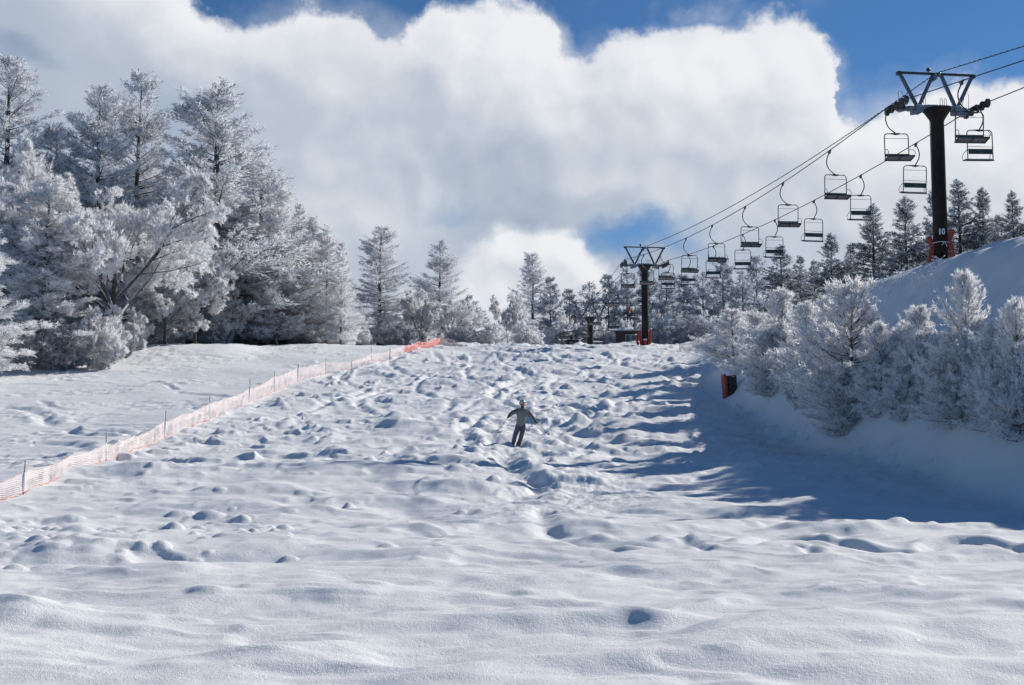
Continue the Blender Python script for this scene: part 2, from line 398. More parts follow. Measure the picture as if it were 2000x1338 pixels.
def base_h(x, y):
    P = np.interp(y, _d, P_); S = np.interp(y, _d, S_); xf = np.interp(y, _d, XF_)
    xc = 18.3
    t = np.clip((x-xf)/(xc-xf), 0, 1)
    gentle = t*t*(3-2*t)*0.75+t*0.25
    u = t; kk = 0.035
    l1 = 1.28*u-0.03; l2 = 0.66+0.34*u; steep = l2-kk*np.log1p(np.exp(np.clip((l2-l1)/kk, -40, 40)))
    steep = np.where(u > 0, 0.07*np.log1p(np.exp(np.clip((steep-0.03*(1-np.clip(u*1.5, 0, 1)))/0.07, -40, 40))), 0)*ss(u, -0.02, 0.16)
    w_ = ss(y, 66, 84); t = gentle*w_+np.clip(steep, 0, 1)*(1-w_)
    k = 0.35*np.exp(-((x-xc)/1.2)**2)*0
    h = P+(S-P)*t+k
    h = h+np.where(x > xc, -0.02*(x-xc)-0.05*np.maximum(x-24, 0), 0)*ss(y, 10, 40)*(1-ss(y, 150, 300))
    # the pisted side beyond the net: a touch lower and rising to a bank at the wood's edge
    lf = ss(fence_x(y)-x, 0.0, 6.0)
    h = h-0.25*lf*(1-ss(y, 70, 95))
    # bank along the wood
    bank = np.exp(-((y-(92+0.12*(x+24)))/5.0)**2)*ss(-x, 18, 22)*(1-ss(-x, 28, 33))
    h = h+0.55*bank
    lip = np.exp(-((y-81.5)/1.6)**2)*ss(-x, 28, 31)
    h = h+0.35*lip
    return h
TRACKS = []
def H(x, y, fine=True):
    x = np.asarray(x, dtype=np.float64); y = np.asarray(y, dtype=np.float64)
    h = base_h(x, y)
    if not fine: return h
    fx = fence_x(y); xf = np.interp(y, _d, XF_)
    left = ss(fx-x, -0.3, 1.2)
    bank = ss(x-xf, 0.0, 2.5)*(1-ss(y, 96, 104))
    mog = (1-left)*(1-bank*(0.60+0.25*ss(x-xf, 2.0, 5.0)))
    far = ss(y, 26, 45)
    # warp
    wx = x+0.45*pn(x/1.7, y/1.7, 40)+0.10*pn(x/0.4, y/0.4, 46); wy = y+0.45*pn(x/1.7+9, y/1.7, 41)+0.10*pn(x/0.4, y/0.4+7, 47)
    h = h+mog*(0.21*fbm(x/7.5, y/5.5, 3, 3)+0.030*fbm(x/1.3, y/1.0, 7, 3))
    dens = ss(fbm(x/6, y/6, 77, 2), -0.5, 0.35)
    def bumps(wx, wy):
        a_ = np.maximum(0, pn(wx/3.0, wy/2.0, 101)+0.10)**1.3*0.40
        b_ = np.maximum(0, pn(wx/1.25+5, wy/0.85, 102)-0.04)**1.15*0.29*(0.25+0.95*dens)
        c_ = np.maximum(0, pn(wx/0.62+5, wy/0.44, 103)-0.10)**1.1*0.17*(0.35+0.65*dens)
        return a_*(0.62+0.08*far)+b_*(0.27+0.67*far)+c_*(0.42+0.70*far)
    q0 = bumps(wx, wy)
    sk_ = 0.45+0.45*far
    h = h+mog*bumps(wx+0.9*sk_*q0, wy+1.3*sk_*q0)
    h = h+mog*(0.035*fbm(wx/2.0, wy/1.1, 108, 2)*(1-0.6*far)+0.022*pn(wx/2.6+4, wy/0.8, 105)+0.02*pn(wx/0.9, wy/0.35, 106))*(1-0.5*far)
    # clods: lower left field, along the ridden line and at the foot of the bank
    cl = np.exp(-((x+8.0)/4.2)**2-((y-20.5)/5.5)**2)*1.5
    line = np.exp(-((x-0.5-1.2*np.sin(y/4.0))/2.0)**2)*ss(y, 21, 30)
    foot = np.exp(-((x-xf+1.2)/1.8)**2)*ss(y, 18, 24)
    m = np.clip(0.16+1.5*cl+0.9*line+1.1*foot+0.30*far, 0, 3.0)*(1-0.8*bank)*(0.45+0.55*ss(y, 14, 19))
    cl1 = domes(x+0.15*(wx-x), y+0.15*(wy-y), 0.8, 300, 0.26, 0.12, 0.34, 0.04, 0.14, m, 1.0, 1.4)
    cl2 = domes(x+1, y+2, 0.42, 400, 0.24, 0.09, 0.19, 0.02, 0.055, m, 1.3, 1.2)
    h = h+(1-left)*np.maximum(cl1, cl2)*(0.5+0.5*ss(y, 13, 20))
    rough = np.clip(line*1.0+0.35*far*ss(fbm(x/3, y/3, 90, 2), 0, 0.5), 0, 1)*mog
    h = h+rough*0.05*fbm(x/0.34, y/0.3, 55, 3)
    # ridge and furrow of the grooming and of many tracks on the left
    rid = np.abs(pn(x/3.2+0.8*pn(x/4, y/4, 61), y/0.9, 60)); sm_ = ss(fbm(x/7, y/5, 66, 2), -0.15, 0.2)
    h = h+left*(0.11*fbm(x/6, y/6, 63, 2)+(0.25+0.75*sm_)*(0.06*(1-np.clip(rid*4, 0, 1))+0.055*fbm(x/0.8, y/0.5, 64, 3)+0.04*np.maximum(0, pn(x/1.8, y/0.9, 68)-0.15)))
    # drifts on the bank
    h = h+bank*(0.13*fbm(x/4, y/3, 71, 3)+0.10*np.maximum(0, pn(x/1.3, y/1.0, 73)+0.1)+0.045*pn((x+0.7*y)/0.9, (y-0.5*x)/5.0, 74)+0.02*fbm(x/0.6, y/0.5, 72, 2))
    h = h-0.30*np.exp(-((x-0.2)/1.8)**2-((y-42.6)/2.3)**2)
    h = h+ss(y, 98, 101)*(1-ss(y, 101, 108))*0.14*fbm(x/3.0, y/3.0, 79, 3)
    for (pts, w, dep, rdg) in TRACKS:
        P2 = np.array(pts); x0, y0 = P2.min(0)-5*w; x1, y1 = P2.max(0)+5*w
        ins = (x > x0) & (x < x1) & (y > y0) & (y < y1)
        if not np.any(ins): continue
        X = x[ins]; Y = y[ins]; best = np.full(X.shape, 1e9); side = np.zeros(X.shape); fr = np.zeros(X.shape); nseg = len(P2)-1
        for i in range(nseg):
            a, b = P2[i], P2[i+1]; ab = b-a; L2 = (ab*ab).sum()
            t = np.clip(((X-a[0])*ab[0]+(Y-a[1])*ab[1])/L2, 0, 1)
            dx = X-a[0]-t*ab[0]; dy = Y-a[1]-t*ab[1]; d = np.hypot(dx, dy)
            sg = np.sign(ab[0]*dy-ab[1]*dx); u = d < best
            best = np.where(u, d, best); side = np.where(u, sg, side); fr = np.where(u, (i+t)/nseg, fr)
        fade = ss(fr, 0, 0.08)*(1-ss(fr, 0.9, 1.0))*(0.7+0.6*pn(X/0.8, Y/0.8, 88))
        s = best*side
        g_ = -dep*np.exp(-(s/w)**2)+rdg*np.exp(-((s-2.1*w)/(1.1*w))**2)*(1+0.5*pn(X/0.7, Y/0.7, 89))+0.3*rdg*np.exp(-((s+1.7*w)/w)**2)
        hh = h[ins] if h.ndim else h; h[ins] = hh+g_*fade
    return h
def ground_px(px, py, y0=6.0, y1=180.0, fine=False):
    ys = np.arange(y0, y1, 0.25); d = cdir(px, py)
    xs = d.x/d.y*ys; zs = EYE+d.z/d.y*ys
    hit = np.nonzero(zs <= H(xs, ys, fine))[0]
    i = hit[0] if len(hit) else len(ys)-1
    return xs[i], ys[i]
def smooth_line(pts, n=8):
    out = []; m = len(pts)
    for i in range(m-1):
        p0, p1, p2, p3 = (np.array(pts[max(0, min(m-1, i+k))]) for k in (-1, 0, 1, 2))
        for j in range(n):
            t = j/n; out.append(tuple(0.5*((2*p1)+(-p0+p2)*t+(2*p0-5*p1+4*p2-p3)*t*t+(-p0+3*p1-3*p2+p3)*t**3)))
    out.append(tuple(pts[-1])); return out
def pxtrack(pp, w, dep, rdg): TRACKS.append((smooth_line([ground_px(*p) for p in pp], 6), w, dep, rdg))
pxtrack([(1062, 1000), (1062, 1030), (1105, 1048), (1180, 1062), (1250, 1072)], 0.24, 0.12, 0.07)
pxtrack([(1090, 1050), (1150, 1066), (1230, 1080)], 0.14, 0.08, 0.06)
pxtrack([(1455, 1072), (1520, 1062), (1600, 1064), (1700, 1078), (1790, 1084)], 0.13, 0.10, 0.08)
pxtrack([(1810, 1082), (1850, 1072), (1930, 1076), (2010, 1086)], 0.13, 0.10, 0.08)
pxtrack([(1320, 1052), (1350, 1066), (1378, 1080)], 0.10, 0.08, 0.05)
pxtrack([(1550, 1072), (1580, 1080), (1600, 1092)], 0.10, 0.08, 0.05)
pxtrack([(1005, 876), (985, 900), (1010, 930), (1050, 950), (1010, 975)], 0.30, 0.16, 0.12)
pxtrack([(1005, 872), (1040, 856), (1080, 850), (1110, 838)], 0.25, 0.12, 0.10)
pxtrack([(1110, 838), (1160, 826), (1130, 800), (1070, 790)], 0.25, 0.14, 0.10)
pxtrack([(985, 790), (960, 770), (990, 755), (1030, 740), (1010, 725)], 0.25, 0.14, 0.10)
pxtrack([(1030, 910), (1090, 908), (1150, 890), (1230, 886)], 0.22, 0.12, 0.08)
pxtrack([(960, 800), (930, 830), (900, 846), (930, 872)], 0.22, 0.12, 0.08)
pxtrack([(700, 760), (760, 752), (830, 742), (880, 748)], 0.2, 0.1, 0.1)
pxtrack([(0, 795), (50, 800), (80, 815), (98, 835)], 0.35, 0.14, 0.08)
pxtrack([(130, 840), (140, 848), (190, 850), (240, 852), (300, 842)], 0.25, 0.12, 0.05)
pxtrack([(60, 868), (110, 866), (170, 872), (230, 880)], 0.3, 0.1, 0.06)
pxtrack([(340, 768), (400, 772), (470, 776), (520, 770)], 0.25, 0.1, 0.05)
pxtrack([(0, 895), (60, 892), (120, 896), (160, 900)], 0.3, 0.1, 0.06)
for k in range(9):                                         # skiers' lines winding down through the bumps
    xx0 = -9+2.4*k; TRACKS.append((smooth_line([(xx0+1.3*math.sin(t*1.9+k*2.1)-0.06*(t-5)*(k-4), 92-6.2*t) for t in range(0, 9 if k in (3, 4, 5) else 7)], 5), 0.20, 0.09, 0.07))
_r = random.Random(12)
for k in range(46):                                        # ridden lines across the pisted side
    x0 = _r.uniform(-32, -12); y0 = _r.uniform(44, 90); a = _r.choice((-1, 1)); n = _r.uniform(2.5, 8)
    if x0 > float(fence_x(y0))-2.5: continue
    TRACKS.append((smooth_line([(x0+a*n*t, y0+_r.uniform(0.8, 2.4)*math.sin(t*2.2+k)-3*t) for t in (0, .33, .66, 1)], 4), _r.uniform(.12, .24), _r.uniform(.05, .10), _r.uniform(.01, .05)))
# ------------------------------------------------------------------ ground sheet
tt = np.concatenate([-np.linspace(3.0, 0.75, 24)[:-1], -np.linspace(0.75, 0.50, 70)[:-1], np.linspace(-0.50, 0.50, NCOL), np.linspace(0.50, 0.75, 70)[1:], np.linspace(0.75, 3.0, 24)[1:]])
yy = np.concatenate([np.linspace(-60, 2, 30), 3*np.exp(np.arange(0, math.log(112/3), RSTEP)), np.linspace(112.5, 180, 60), np.geomspace(185, 1900, 40)])
TT, YY = np.meshgrid(tt, yy)
XX = TT*np.maximum(YY, 3.0)+np.sign(TT)*np.maximum(np.abs(TT)-0.52, 0)*60
ZZ = H(XX.ravel(), YY.ravel()).reshape(XX.shape)
nr, nc = XX.shape
V = np.stack([XX.ravel(), YY.ravel(), ZZ.ravel()], 1)
i = (np.arange(nr-1)[:, None]*nc+np.arange(nc-1)[None, :]).ravel()
F = np.stack([i, i+1, i+nc+1, i+nc], 1)
ground = np_mesh('ground', V, F, [M['snow']], smooth=True)
tag(ground, kind='structure')
def gz(x, y): return float(H(np.array([x]), np.array([y]))[0])
# ------------------------------------------------------------------ ski lift
LINE = Vector((-0.134, 1, 0)).normalized(); LANG = math.atan2(-LINE.x, LINE.y)   # rotation about z of local +Y onto the line
def lx(Y): return 17.4-0.134*(Y-50)
def make_tower(Y, H_, number=None, label='', ztop=None):
    x = lx(Y)+(0.14 if Y < 60 else 0); z = gz(x, Y)
    root = empty('lift_tower', (x, Y, z-0.3), LANG); tag(root, label, 'lift tower', 'towers of the chairlift')
    b = MB(); hp = H_
    b.lathe((0, 0, 0), [(0.285, 0), (0.28, hp*0.5), (0.27, hp-0.45), (0.31, hp-0.38), (0.54, hp-0.02), (0.58, hp), (0.58, hp+0.05)], 20)
    b.build('pole', M['dark_steel'], root)
    b = MB(); N = 10                                             # bowed crossarm: plate on a box beam
    for k in range(N):
        u = (k+0.5)/N*2-1; zz = hp+0.13-0.10*u*u
        b.box((u*1.25, 0, zz), (0.262, 0.34, 0.17), mi=0, bev=0.02)
    b.box((-1.42, 0, hp+0.02), (0.5, 0.22, 0.16), Matrix.Rotation(R(-14), 3, 'Y'), bev=0.02)
    b.box((1.42, 0, hp+0.05), (0.5, 0.22, 0.16), Matrix.Rotation(R(-10), 3, 'Y'), bev=0.02)
    for sx in (-1, 1):
        b.box((sx*0.84, 0, hp+0.02), (0.30, 0.5, 0.32), bev=0.03)
        b.box((sx*0.98, -0.1, hp-0.13), (0.42, 0.2, 0.16), Matrix.Rotation(R(12*sx), 3, 'Y'), bev=0.02)
    b.build('crossarm', M['steel'], root)
    tz = hp+1.52
    def beam(p, q, w=0.07, d=0.13):
        b = MB(); p = Vector(p); q = Vector(q); a = (q-p)
        rot = a.to_track_quat('Z', 'Y').to_matrix()
        b.box((p+q)/2, (w*1.4, d, a.length), rot); b.build('gantry_strut', M['steel_frame'], root)
    beam((-0.84, 0, hp+0.12), (-1.58, 0, tz)); beam((-0.80, 0, hp+0.12), (-0.12, 0, tz))
    beam((0.84, 0, hp+0.12), (0.22, 0, tz)); beam((0.88, 0, hp+0.12), (1.60, 0, tz))
    b = MB(); b.box((0, 0, tz+0.03), (3.36, 0.12, 0.085), bev=0.01); b.box((-1.62, 0, tz+0.0), (0.16, 0.2, 0.14)); b.box((1.62, 0, tz-0.02), (0.16, 0.2, 0.14))
    b.build('gantry_beam', M['steel_dark'], root)
    b = MB(); b.box((0.02, 0, tz-0.02), (0.22, 0.3, 0.14), bev=0.02); b.box((-0.10, 0, tz-0.16), (0.09, 0.5, 0.22), bev=0.02); b.lathe((0.03, -0.2, tz-0.05), [(0.05, -0.02), (0.11, 0), (0.11, 0.04), (0.05, 0.06)], 12, axis='x')
    b.build('cable_saddle', M['steel'], root)
    b = MB(); prof_ = [(0.09*math.sin(math.pi*k/8)+0.002, -0.09*math.cos(math.pi*k/8)) for k in range(9)]
    b.lathe((-0.32, 0, tz+0.2), prof_, 14); b.tube([(-0.32, 0, tz+0.03), (-0.32, 0, tz+0.15)], 0.02, 6)
    b.build('siren_ball', M['steel_dark'], root)
    for cx in (-0.45, 0.28, 0.46):                               # ladder hoops standing on the crossarm
        b = MB(); hoop = [(cx-0.05, 0.15, hp+0.1), (cx-0.05, 0.15, hp+0.52), (cx, 0.15, hp+0.6), (cx+0.05, 0.15, hp+0.52), (cx+0.05, 0.15, hp+0.1)]
        b.tube(hoop, 0.012, 5); b.build('hoop', M['steel_dark'], root)
    for sx in (-1, 1):
        b = MB(); cx = sx*1.70; n = 5; L = 1.75
        up = 0.08
        b.box((cx-0.02*sx, 0, hp+up+0.04), (0.09, L, 0.12), bev=0.015); b.box((cx-0.14*sx, 0, hp+up), (0.2, 0.5, 0.22), bev=0.02)
        b.box((cx+0.1*sx, 0.0, hp+up+0.02), (0.05, L*0.9, 0.09), bev=0.01)
        for k in range(3): b.box((cx+0.03*sx, -0.6+0.6*k, hp+up+0.15), (0.22, 0.16, 0.1), bev=0.02)
        sh = b.build('sheave_assembly', M['black_pad'], root)
        for k in range(n):
            w = MB(); yy_ = -L/2+L*k/(n-1)
            w.lathe((cx+0.05*sx, yy_, hp+up+0.06), [(0.05, -0.06), (0.17, -0.055), (0.19, -0.04), (0.165, 0), (0.19, 0.04), (0.17, 0.055), (0.05, 0.06)], 16, axis='x')
            w.build('sheave', M['steel_dark'], sh)
    b = MB()                                                    # ladder up the far side of the pole
    for sx in (-0.14, 0.14): b.tube([(sx, 0.36, 0.8), (sx, 0.36, hp-0.3)], 0.015, 5)
    zz = 1.0
    while zz < hp-0.4: b.tube([(-0.14, 0.36, zz), (0.14, 0.36, zz)], 0.011, 5); zz += 0.35
    b.build('ladder', M['steel_dark'], root)
    for sx in (1, -1):
        b = MB(); b.tube([(sx*1.15, 0.2, hp+0.1), (sx*1.4, 0.25, hp+0.85), (sx*1.55, 0.25, hp+0.82), (sx*1.5, 0.2, hp+0.1)], 0.011, 5); b.build('handrail', M['steel_dark'], root)
    return root, z, tz
M['steel_frame'] = mat('blue_grey_steel', (0.10, 0.12, 0.17), 0.45, 0.3, var=0.25, frost=0.12)
def height_for(px, py, Y): return at(px, py, Y).z
t10, z10, tz = make_tower(50.0, 6.50, label='tall dark chairlift tower numbered 10 on the snow bank, orange pads at its foot')
t2, z2, _ = make_tower(99.5, height_for(1259, 520, 99.5)-gz(lx(99.5), 99.5)+0.3, label='chairlift tower with a red wrapped foot beside the dark lift hut at the crest')
t3, z3, _ = make_tower(122.0, height_for(1152, 622, 122)-gz(lx(122), 122)+0.3, label='low last chairlift tower in front of the horizontal bullwheel')
# number painted on the near tower
def text_mesh(name, s, size, m, parent, loc, rot, ext=0.004):
    cu = bpy.data.curves.new('t', 'FONT'); cu.body = s; cu.size = size; cu.extrude = ext; cu.align_x = 'CENTER'; cu.offset = 0.012*size/0.3
    o = bpy.data.objects.new('t', cu); COL.objects.link(o); bpy.context.view_layer.update()
    me = bpy.data.meshes.new_from_object(o.evaluated_get(bpy.context.evaluated_depsgraph_get())); bpy.data.objects.remove(o)
    me.materials.append(m); n = bpy.data.objects.new(name, me); COL.objects.link(n); n.parent = parent; n.location = loc; n.rotation_euler = rot; return n
pole10 = [c for c in t10.children if c.name.startswith('pole')][0]
nm = text_mesh('tower_number', '10', 0.33, M['white_paint'], pole10, (0, 0, 1.30), (R(90), 0, 0))
me = nm.data                                                    # wrap the digits round the pole
cxm = 0.14
for v in me.vertices:
    a = v.co.x*0.85/0.285-0.32; rr = 0.286+v.co.z+0.004
    v.co = Vector((math.sin(a)*rr, v.co.y, math.cos(a)*rr))
# orange pads
def flared_pad(parent, x, z0, hgt, flip, m, y=-0.05):
    b = MB(); pr = [(0.42, 0.0), (0.40, 0.28), (0.34, 0.62), (0.30, 0.82), (0.36, 1.05), (0.47, 1.32)]
    for i_ in range(len(pr)-1):
        (xa, za), (xb, zb) = pr[i_], pr[i_+1]
        sc = hgt/1.32; p = Vector((flip*(xa+0.02), y, z0+za*sc)); q_ = Vector((flip*(xb+0.02), y, z0+zb*sc)); a = q_-p
        b.box((p+q_)/2, (0.09, 0.22, a.length+0.02), a.to_track_quat('Z', 'Y').to_matrix(), bev=0.03)
    o = b.build('safety_pad', m, parent)
    c = MB(); c.box((flip*0.51, y, z0+hgt+0.05), (0.16, 0.22, 0.07), bev=0.03); c.build('snow_cap', M['snow_clump'], o)
    return o
for o_ in (flared_pad(t10, 0, 0.10, 1.15, -1, M['orange_dim']), flared_pad(t10, 0, 0.38, 1.12, 1, M['orange_dim'])): o_.rotation_euler = (0, 0, R(-27))
b = MB(); b.tube([(0.345*math.cos(a), 0.345*math.sin(a), 0.98+0.01*math.sin(3*a)) for a in [2*math.pi*k/20 for k in range(20)]], 0.014, 5, closed=True)
b.tube([(0.05, -0.35, 0.98), (0.10, -0.37, 0.90), (0.02, -0.37, 0.84)], 0.014, 5); b.tube([(0.06, -0.35, 0.98), (0.16, -0.36, 0.93), (0.20, -0.37, 0.84), (0.22, -0.37, 0.76)], 0.014, 5)
b.build('tie_rope', M['white_paint'], t10).rotation_euler = (0, 0, R(-25))
# red padding round the second tower's foot
for (ox, oy, w_, hh, tl) in ((-0.36, -0.22, 0.17, 1.25, -4), (0.37, -0.22, 0.19, 1.30, 4), (0.0, -0.42, 0.30, 0.4, 0), (-0.56, -0.25, 0.22, 0.85, -12), (0.0, 0.42, 0.6, 1.2, 0)):
    b = MB(); rot = Matrix.Rotation(R(tl), 3, 'Y')
    for k in range(3): b.box(Vector((ox, oy, 0.3))+rot @ Vector((0, 0, hh*(k+0.5)/3+0.0)), (w_, 0.24, hh/3-0.015), rot, bev=0.05)
    o = b.build('safety_pad', M['orange'], t2); o.rotation_euler = (0, 0, R(-14))
    c = MB(); c.box(Vector((ox, oy, 0.3))+rot @ Vector((0, 0, hh+0.03)), (w_*1.1, 0.3, 0.11), rot, bev=0.045); c.build('snow_cap', M['snow_clump'], o)

# ropes: measured on the photograph at the chairs' grips, each at its depth along the line
LG = [(1735, 208), (1620, 294), (1529, 357), (1455, 405), (1391, 440), (1340, 465), (1294, 484), (1257, 496), (1220, 508), (1189.6, 536), (1157, 572), (1133, 602), (1108, 632)]
RG = [(1911, 208), (1788.5, 276), (1681, 341), (1589.6, 392.5), (1513.5, 431), (1451, 458), (1393.5, 480), (1344, 495.6), (1305, 509), (1259, 555), (1230, 577), (1198, 603.6), (1169, 645)]
def solve(px, x0):
    return x0/((px-1000)/FPX+0.134)
XL, XR = 22.4, 25.8
def grip_pt(px, py, x0):
    Y = solve(px, x0)
    for _ in range(6):
        p = at(px, py, Y)              # correct for pitch: X must lie on the line
        Y += (x0-0.134*Y-p.x)/0.45*0.6
        Y = max(30, min(140, Y))
    p = at(px, py, Y); p.x = x0-0.134*Y; return p
LP = [grip_pt(*p, XL) for p in LG]; RP = [grip_pt(*p, XR) for p in RG]
def fitz(Ps, lo, hi):
    """smooth sag: a quadratic through the measured heights between two towers"""
    q = [p for p in Ps if lo <= p.y <= hi]; c = np.polyfit([p.y for p in q], [p.z for p in q], min(2, len(q)-1)); return lambda y: float(np.polyval(c, y))
fL = fitz(LP, 49, 99.2); fL2 = fitz(LP, 99.0, 124); fR = fitz(RP, 49, 99.5); fR2 = fitz(RP, 103, 119)
L0 = at(2000, 133, 41.0); R0 = at(2000, 175, 46.5)
def ropeL(y):
    if y < 50: z50 = fL(50); return z50+(50-y)*((L0.z-z50)/(50-40.9))*0.93
    return fL(y) if y < 99.5 else (fL(99.5)+(fL2(124)-fL(99.5))*(y-99.5)/24.5 - 0.35*math.sin(math.pi*(y-99.5)/24.5))
def ropeR(y):
    if y < 50: z50 = fR(50); return z50+(50-y)*((R0.z-z50)/3.5)*0.9
    return fR(y) if y < 99.5 else (fR(99.5)+(fR2(122)-fR(99.5))*(y-99.5)/22.5)
wheel_c = Vector(at(1133, 657, 132)); wheel_c.x = 24.1-0.134*132
pl = []; pr_ = []
for y in np.arange(22, 124.6, 1.5): pl.append((XL-0.134*y, y, ropeL(y))); pr_.append((XR-0.134*y, y, ropeR(y)))
tilt = R(12); wr = 1.72
arc = []
for k in range(13):
    a = math.pi-math.pi*k/12; u = math.cos(a)*wr; v = math.sin(a)*wr
    p = Vector((u, v*math.cos(tilt), -v*math.sin(tilt)))
    arc.append(wheel_c+Matrix.Rotation(LANG, 3, 'Z') @ p)
def spiral_rope(b, path, r): b.tube(path, r, 6)
b = MB(); spiral_rope(b, pl+arc+pr_[::-1], 0.021); rope = b.build('haul_rope', M['rope'])
tag(rope, 'dark wire rope that carries the chairs up one side and down the other', 'rope')
# communication cable along the tower tops, twisted round its carrier
def top_of(root): 
    H_ = max(v.co.z for c in root.children if c.name.startswith('cable_saddle') for v in c.data.vertices); return root.location+Vector((0, 0, H_))
A_, B_, D_ = top_of(t10), top_of(t2), top_of(t3)
far0 = at(2000, 88, 43.9)
def sagline(p, q, sag, n): return [p.lerp(q, k/n)-Vector((0, 0, sag*4*(k/n)*(1-k/n))) for k in range(n+1)]
path = sagline(far0+(far0-A_)*2.2, A_, 0.05, 80)[:-1]+sagline(A_, B_, 0.72, 240)[:-1]+sagline(B_, D_, 0.3, 80)
b = MB(); b.tube(path, 0.015, 5)
c_, tw = [], []
acc = 0
for i_, p in enumerate(path):
    for sub in (0, 0.25, 0.5, 0.75):
        if i_+1 < len(path):
            q_ = p.lerp(path[i_+1], sub); acc += (path[i_+1]-p).length*0.25
            tw.append(q_+Vector((math.cos(acc*17)*0.028, 0, math.sin(acc*17)*0.028)))
b.tube(tw, 0.010, 4)
cab = b.build('signal_cable', M['rope']); tag(cab, 'twisted signal cable strung over the tops of the towers', 'cable')

# chairs
def make_chair(side):
    """side -1: coming down towards the camera (seat underside seen); +1: going up (backrest seen)"""
    root = empty('lift_chair', (0, 0, 0), 0)
    s = side; dx = 0.27 if s < 0 else -0.02
    b = MB(); b.tube([(0, -0.20, -0.02), (0, 0.20, -0.02)], 0.035, 8); b.box((0, 0, -0.05), (0.09, 0.16, 0.13), bev=0.02); b.box((0, 0, -0.13), (0.07, 0.2, 0.05), bev=0.01)
    b.build('grip', M['steel_dark'], root)
    if s < 0: hp = [(0, 0, -0.10), (-0.06, 0, -0.22), (-0.135, 0, -0.42), (-0.14, 0, -0.62), (-0.07, 0, -0.82), (0.08, 0, -1.00), (0.27, 0, -1.13)]
    else: hp = [(0.03, 0, -0.10), (0.09, 0, -0.22), (0.16, 0, -0.42), (0.165, 0, -0.60), (0.12, 0, -0.76), (0.04, 0, -0.92), (-0.02, 0, -1.02)]
    top = hp[-1][2]
    b = MB(); b.tube(smooth_line(hp, 4), 0.026, 8); b.build('hanger', M['steel_dark'], root)
    w = 0.52; h = 1.10 if s < 0 else 1.22; r = 0.13
    zt = top-0.02; zb = zt-h
    fr = [(dx-w, 0.02, zb), (dx-w, 0, zt-0.3)]
    for k in range(5): a = math.pi-math.pi/2*k/4; fr.append((dx-w+r+r*math.cos(a), 0, zt-r+r*math.sin(a)))
    for k in range(5): a = math.pi/2-math.pi/2*k/4; fr.append((dx+w-r+r*math.cos(a), 0, zt-r+r*math.sin(a)))
    fr += [(dx+w, 0, zt-0.3), (dx+w, 0.02, zb)]
    b = MB(); b.tube(fr, 0.022, 7)
    gus = [(dx-0.26, 0, zt+0.015), (dx-0.12, 0, zt+0.0), (dx, 0, zt-0.01), (dx+0.12, 0, zt+0.0), (dx+0.26, 0, zt+0.015)]
    b.tube(gus, [0.012, 0.038, 0.05, 0.038, 0.012], 6)
    b.tube([(dx-w+0.02, 0, zt-0.20), (dx+w-0.02, 0, zt-0.20)], 0.010, 5)
    if s > 0: b.tube([(dx-w+0.02, 0.05, zt-0.66), (dx+w+0.10, 0.05, zt-0.69)], 0.011, 5)
    b.build('frame', M['steel_dark'], root)
    f = s                                                       # the seat's front faces +y when going up, -y when coming down
    tl = R(14)
    rot = Matrix.Rotation(f*tl, 3, 'X')
    sc = Vector((dx, f*0.22, zb+0.02))
    b = MB()
    for (cx, cy, sx, sy) in ((0, 0.21, 1.14, 0.035), (0, -0.21, 1.14, 0.035), (-0.555, 0, 0.035, 0.42), (0.555, 0, 0.035, 0.42), (0, 0, 0.03, 0.40)):
        b.box(sc+rot @ Vector((cx, cy, 0)), (sx, sy, 0.055), rot)
    seat = b.build('seat', M['steel_dark'], root)
    b = MB(); b.box(sc+rot @ Vector((-0.275, 0, 0.012)), (0.50, 0.37, 0.03), rot, bev=0.01); b.box(sc+rot @ Vector((0.275, 0, 0.012)), (0.50, 0.37, 0.03), rot, bev=0.01)
    b.build('seat_board', M['seat_under'], seat)
    b = MB(); b.box(sc+rot @ Vector((0, 0, 0.045)), (1.02, 0.34, 0.03), rot, bev=0.012); b.build('snow_cover', M['snow_clump'], seat)
    bz = zb+0.32 if s > 0 else zb+0.20
    b = MB(); b.box((dx, -f*0.03, bz), (1.0, 0.035, 0.23 if s > 0 else 0.12), Matrix.Rotation(R(-8*f), 3, 'X'), bev=0.012); back = b.build('backrest', M['backrest'], root)
    if s > 0:
        b = MB()
        for (cx, cz, sx, sz) in ((-0.055, 0, 0.02, 0.12), (0.055, 0, 0.02, 0.12), (0, -0.05, 0.09, 0.02), (0.01, 0.01, 0.05, 0.02)): b.box((dx+cx, -0.056+0.14*cz, bz+cz), (sx, 0.006, sz))
        b.build('back_emblem', M['seat_under'], back)
    for sx in (-1, 1):
        b = MB(); x_ = dx+sx*w
        b.tube([(x_, 0, zb+0.42), (x_+sx*0.03, f*0.30, zb+0.36), (x_+sx*0.06, f*0.46, zb+0.22), (x_+sx*0.04, f*0.40, zb+0.06), (x_, f*0.10, zb+0.0)], 0.013, 6)
        b.build('armrest', M['steel_dark'], root)
    return root
def copy_tree(o, parent=None, at_=None):
    c = o.copy(); COL.objects.link(c); c.parent = parent
    for ch in o.children: copy_tree(ch, c)
    return c
protoL = make_chair(-1); protoR = make_chair(1); first = {1: True, -1: True}
def place_chair(side, y, label):
    if first[side]: o = protoL if side < 0 else protoR; first[side] = False
    else: o = copy_tree(protoL if side < 0 else protoR)
    x = (XL if side < 0 else XR)-0.134*y; z = ropeL(y) if side < 0 else ropeR(y)
    o.location = (x, y, z); o.rotation_euler = (R(_r.uniform(-2.5, 2.5)), R(_r.uniform(-1.8, 1.8)), LANG*0.4+R(_r.uniform(-5, 5)))
    tag(o, label, 'lift chair', 'two seat chairs on the chairlift'); return o
bpy.context.view_layer.update()
ORD = ['first', 'second', 'third', 'fourth', 'fifth', 'sixth', 'seventh', 'eighth', 'ninth']
solveY = lambda p: p.y
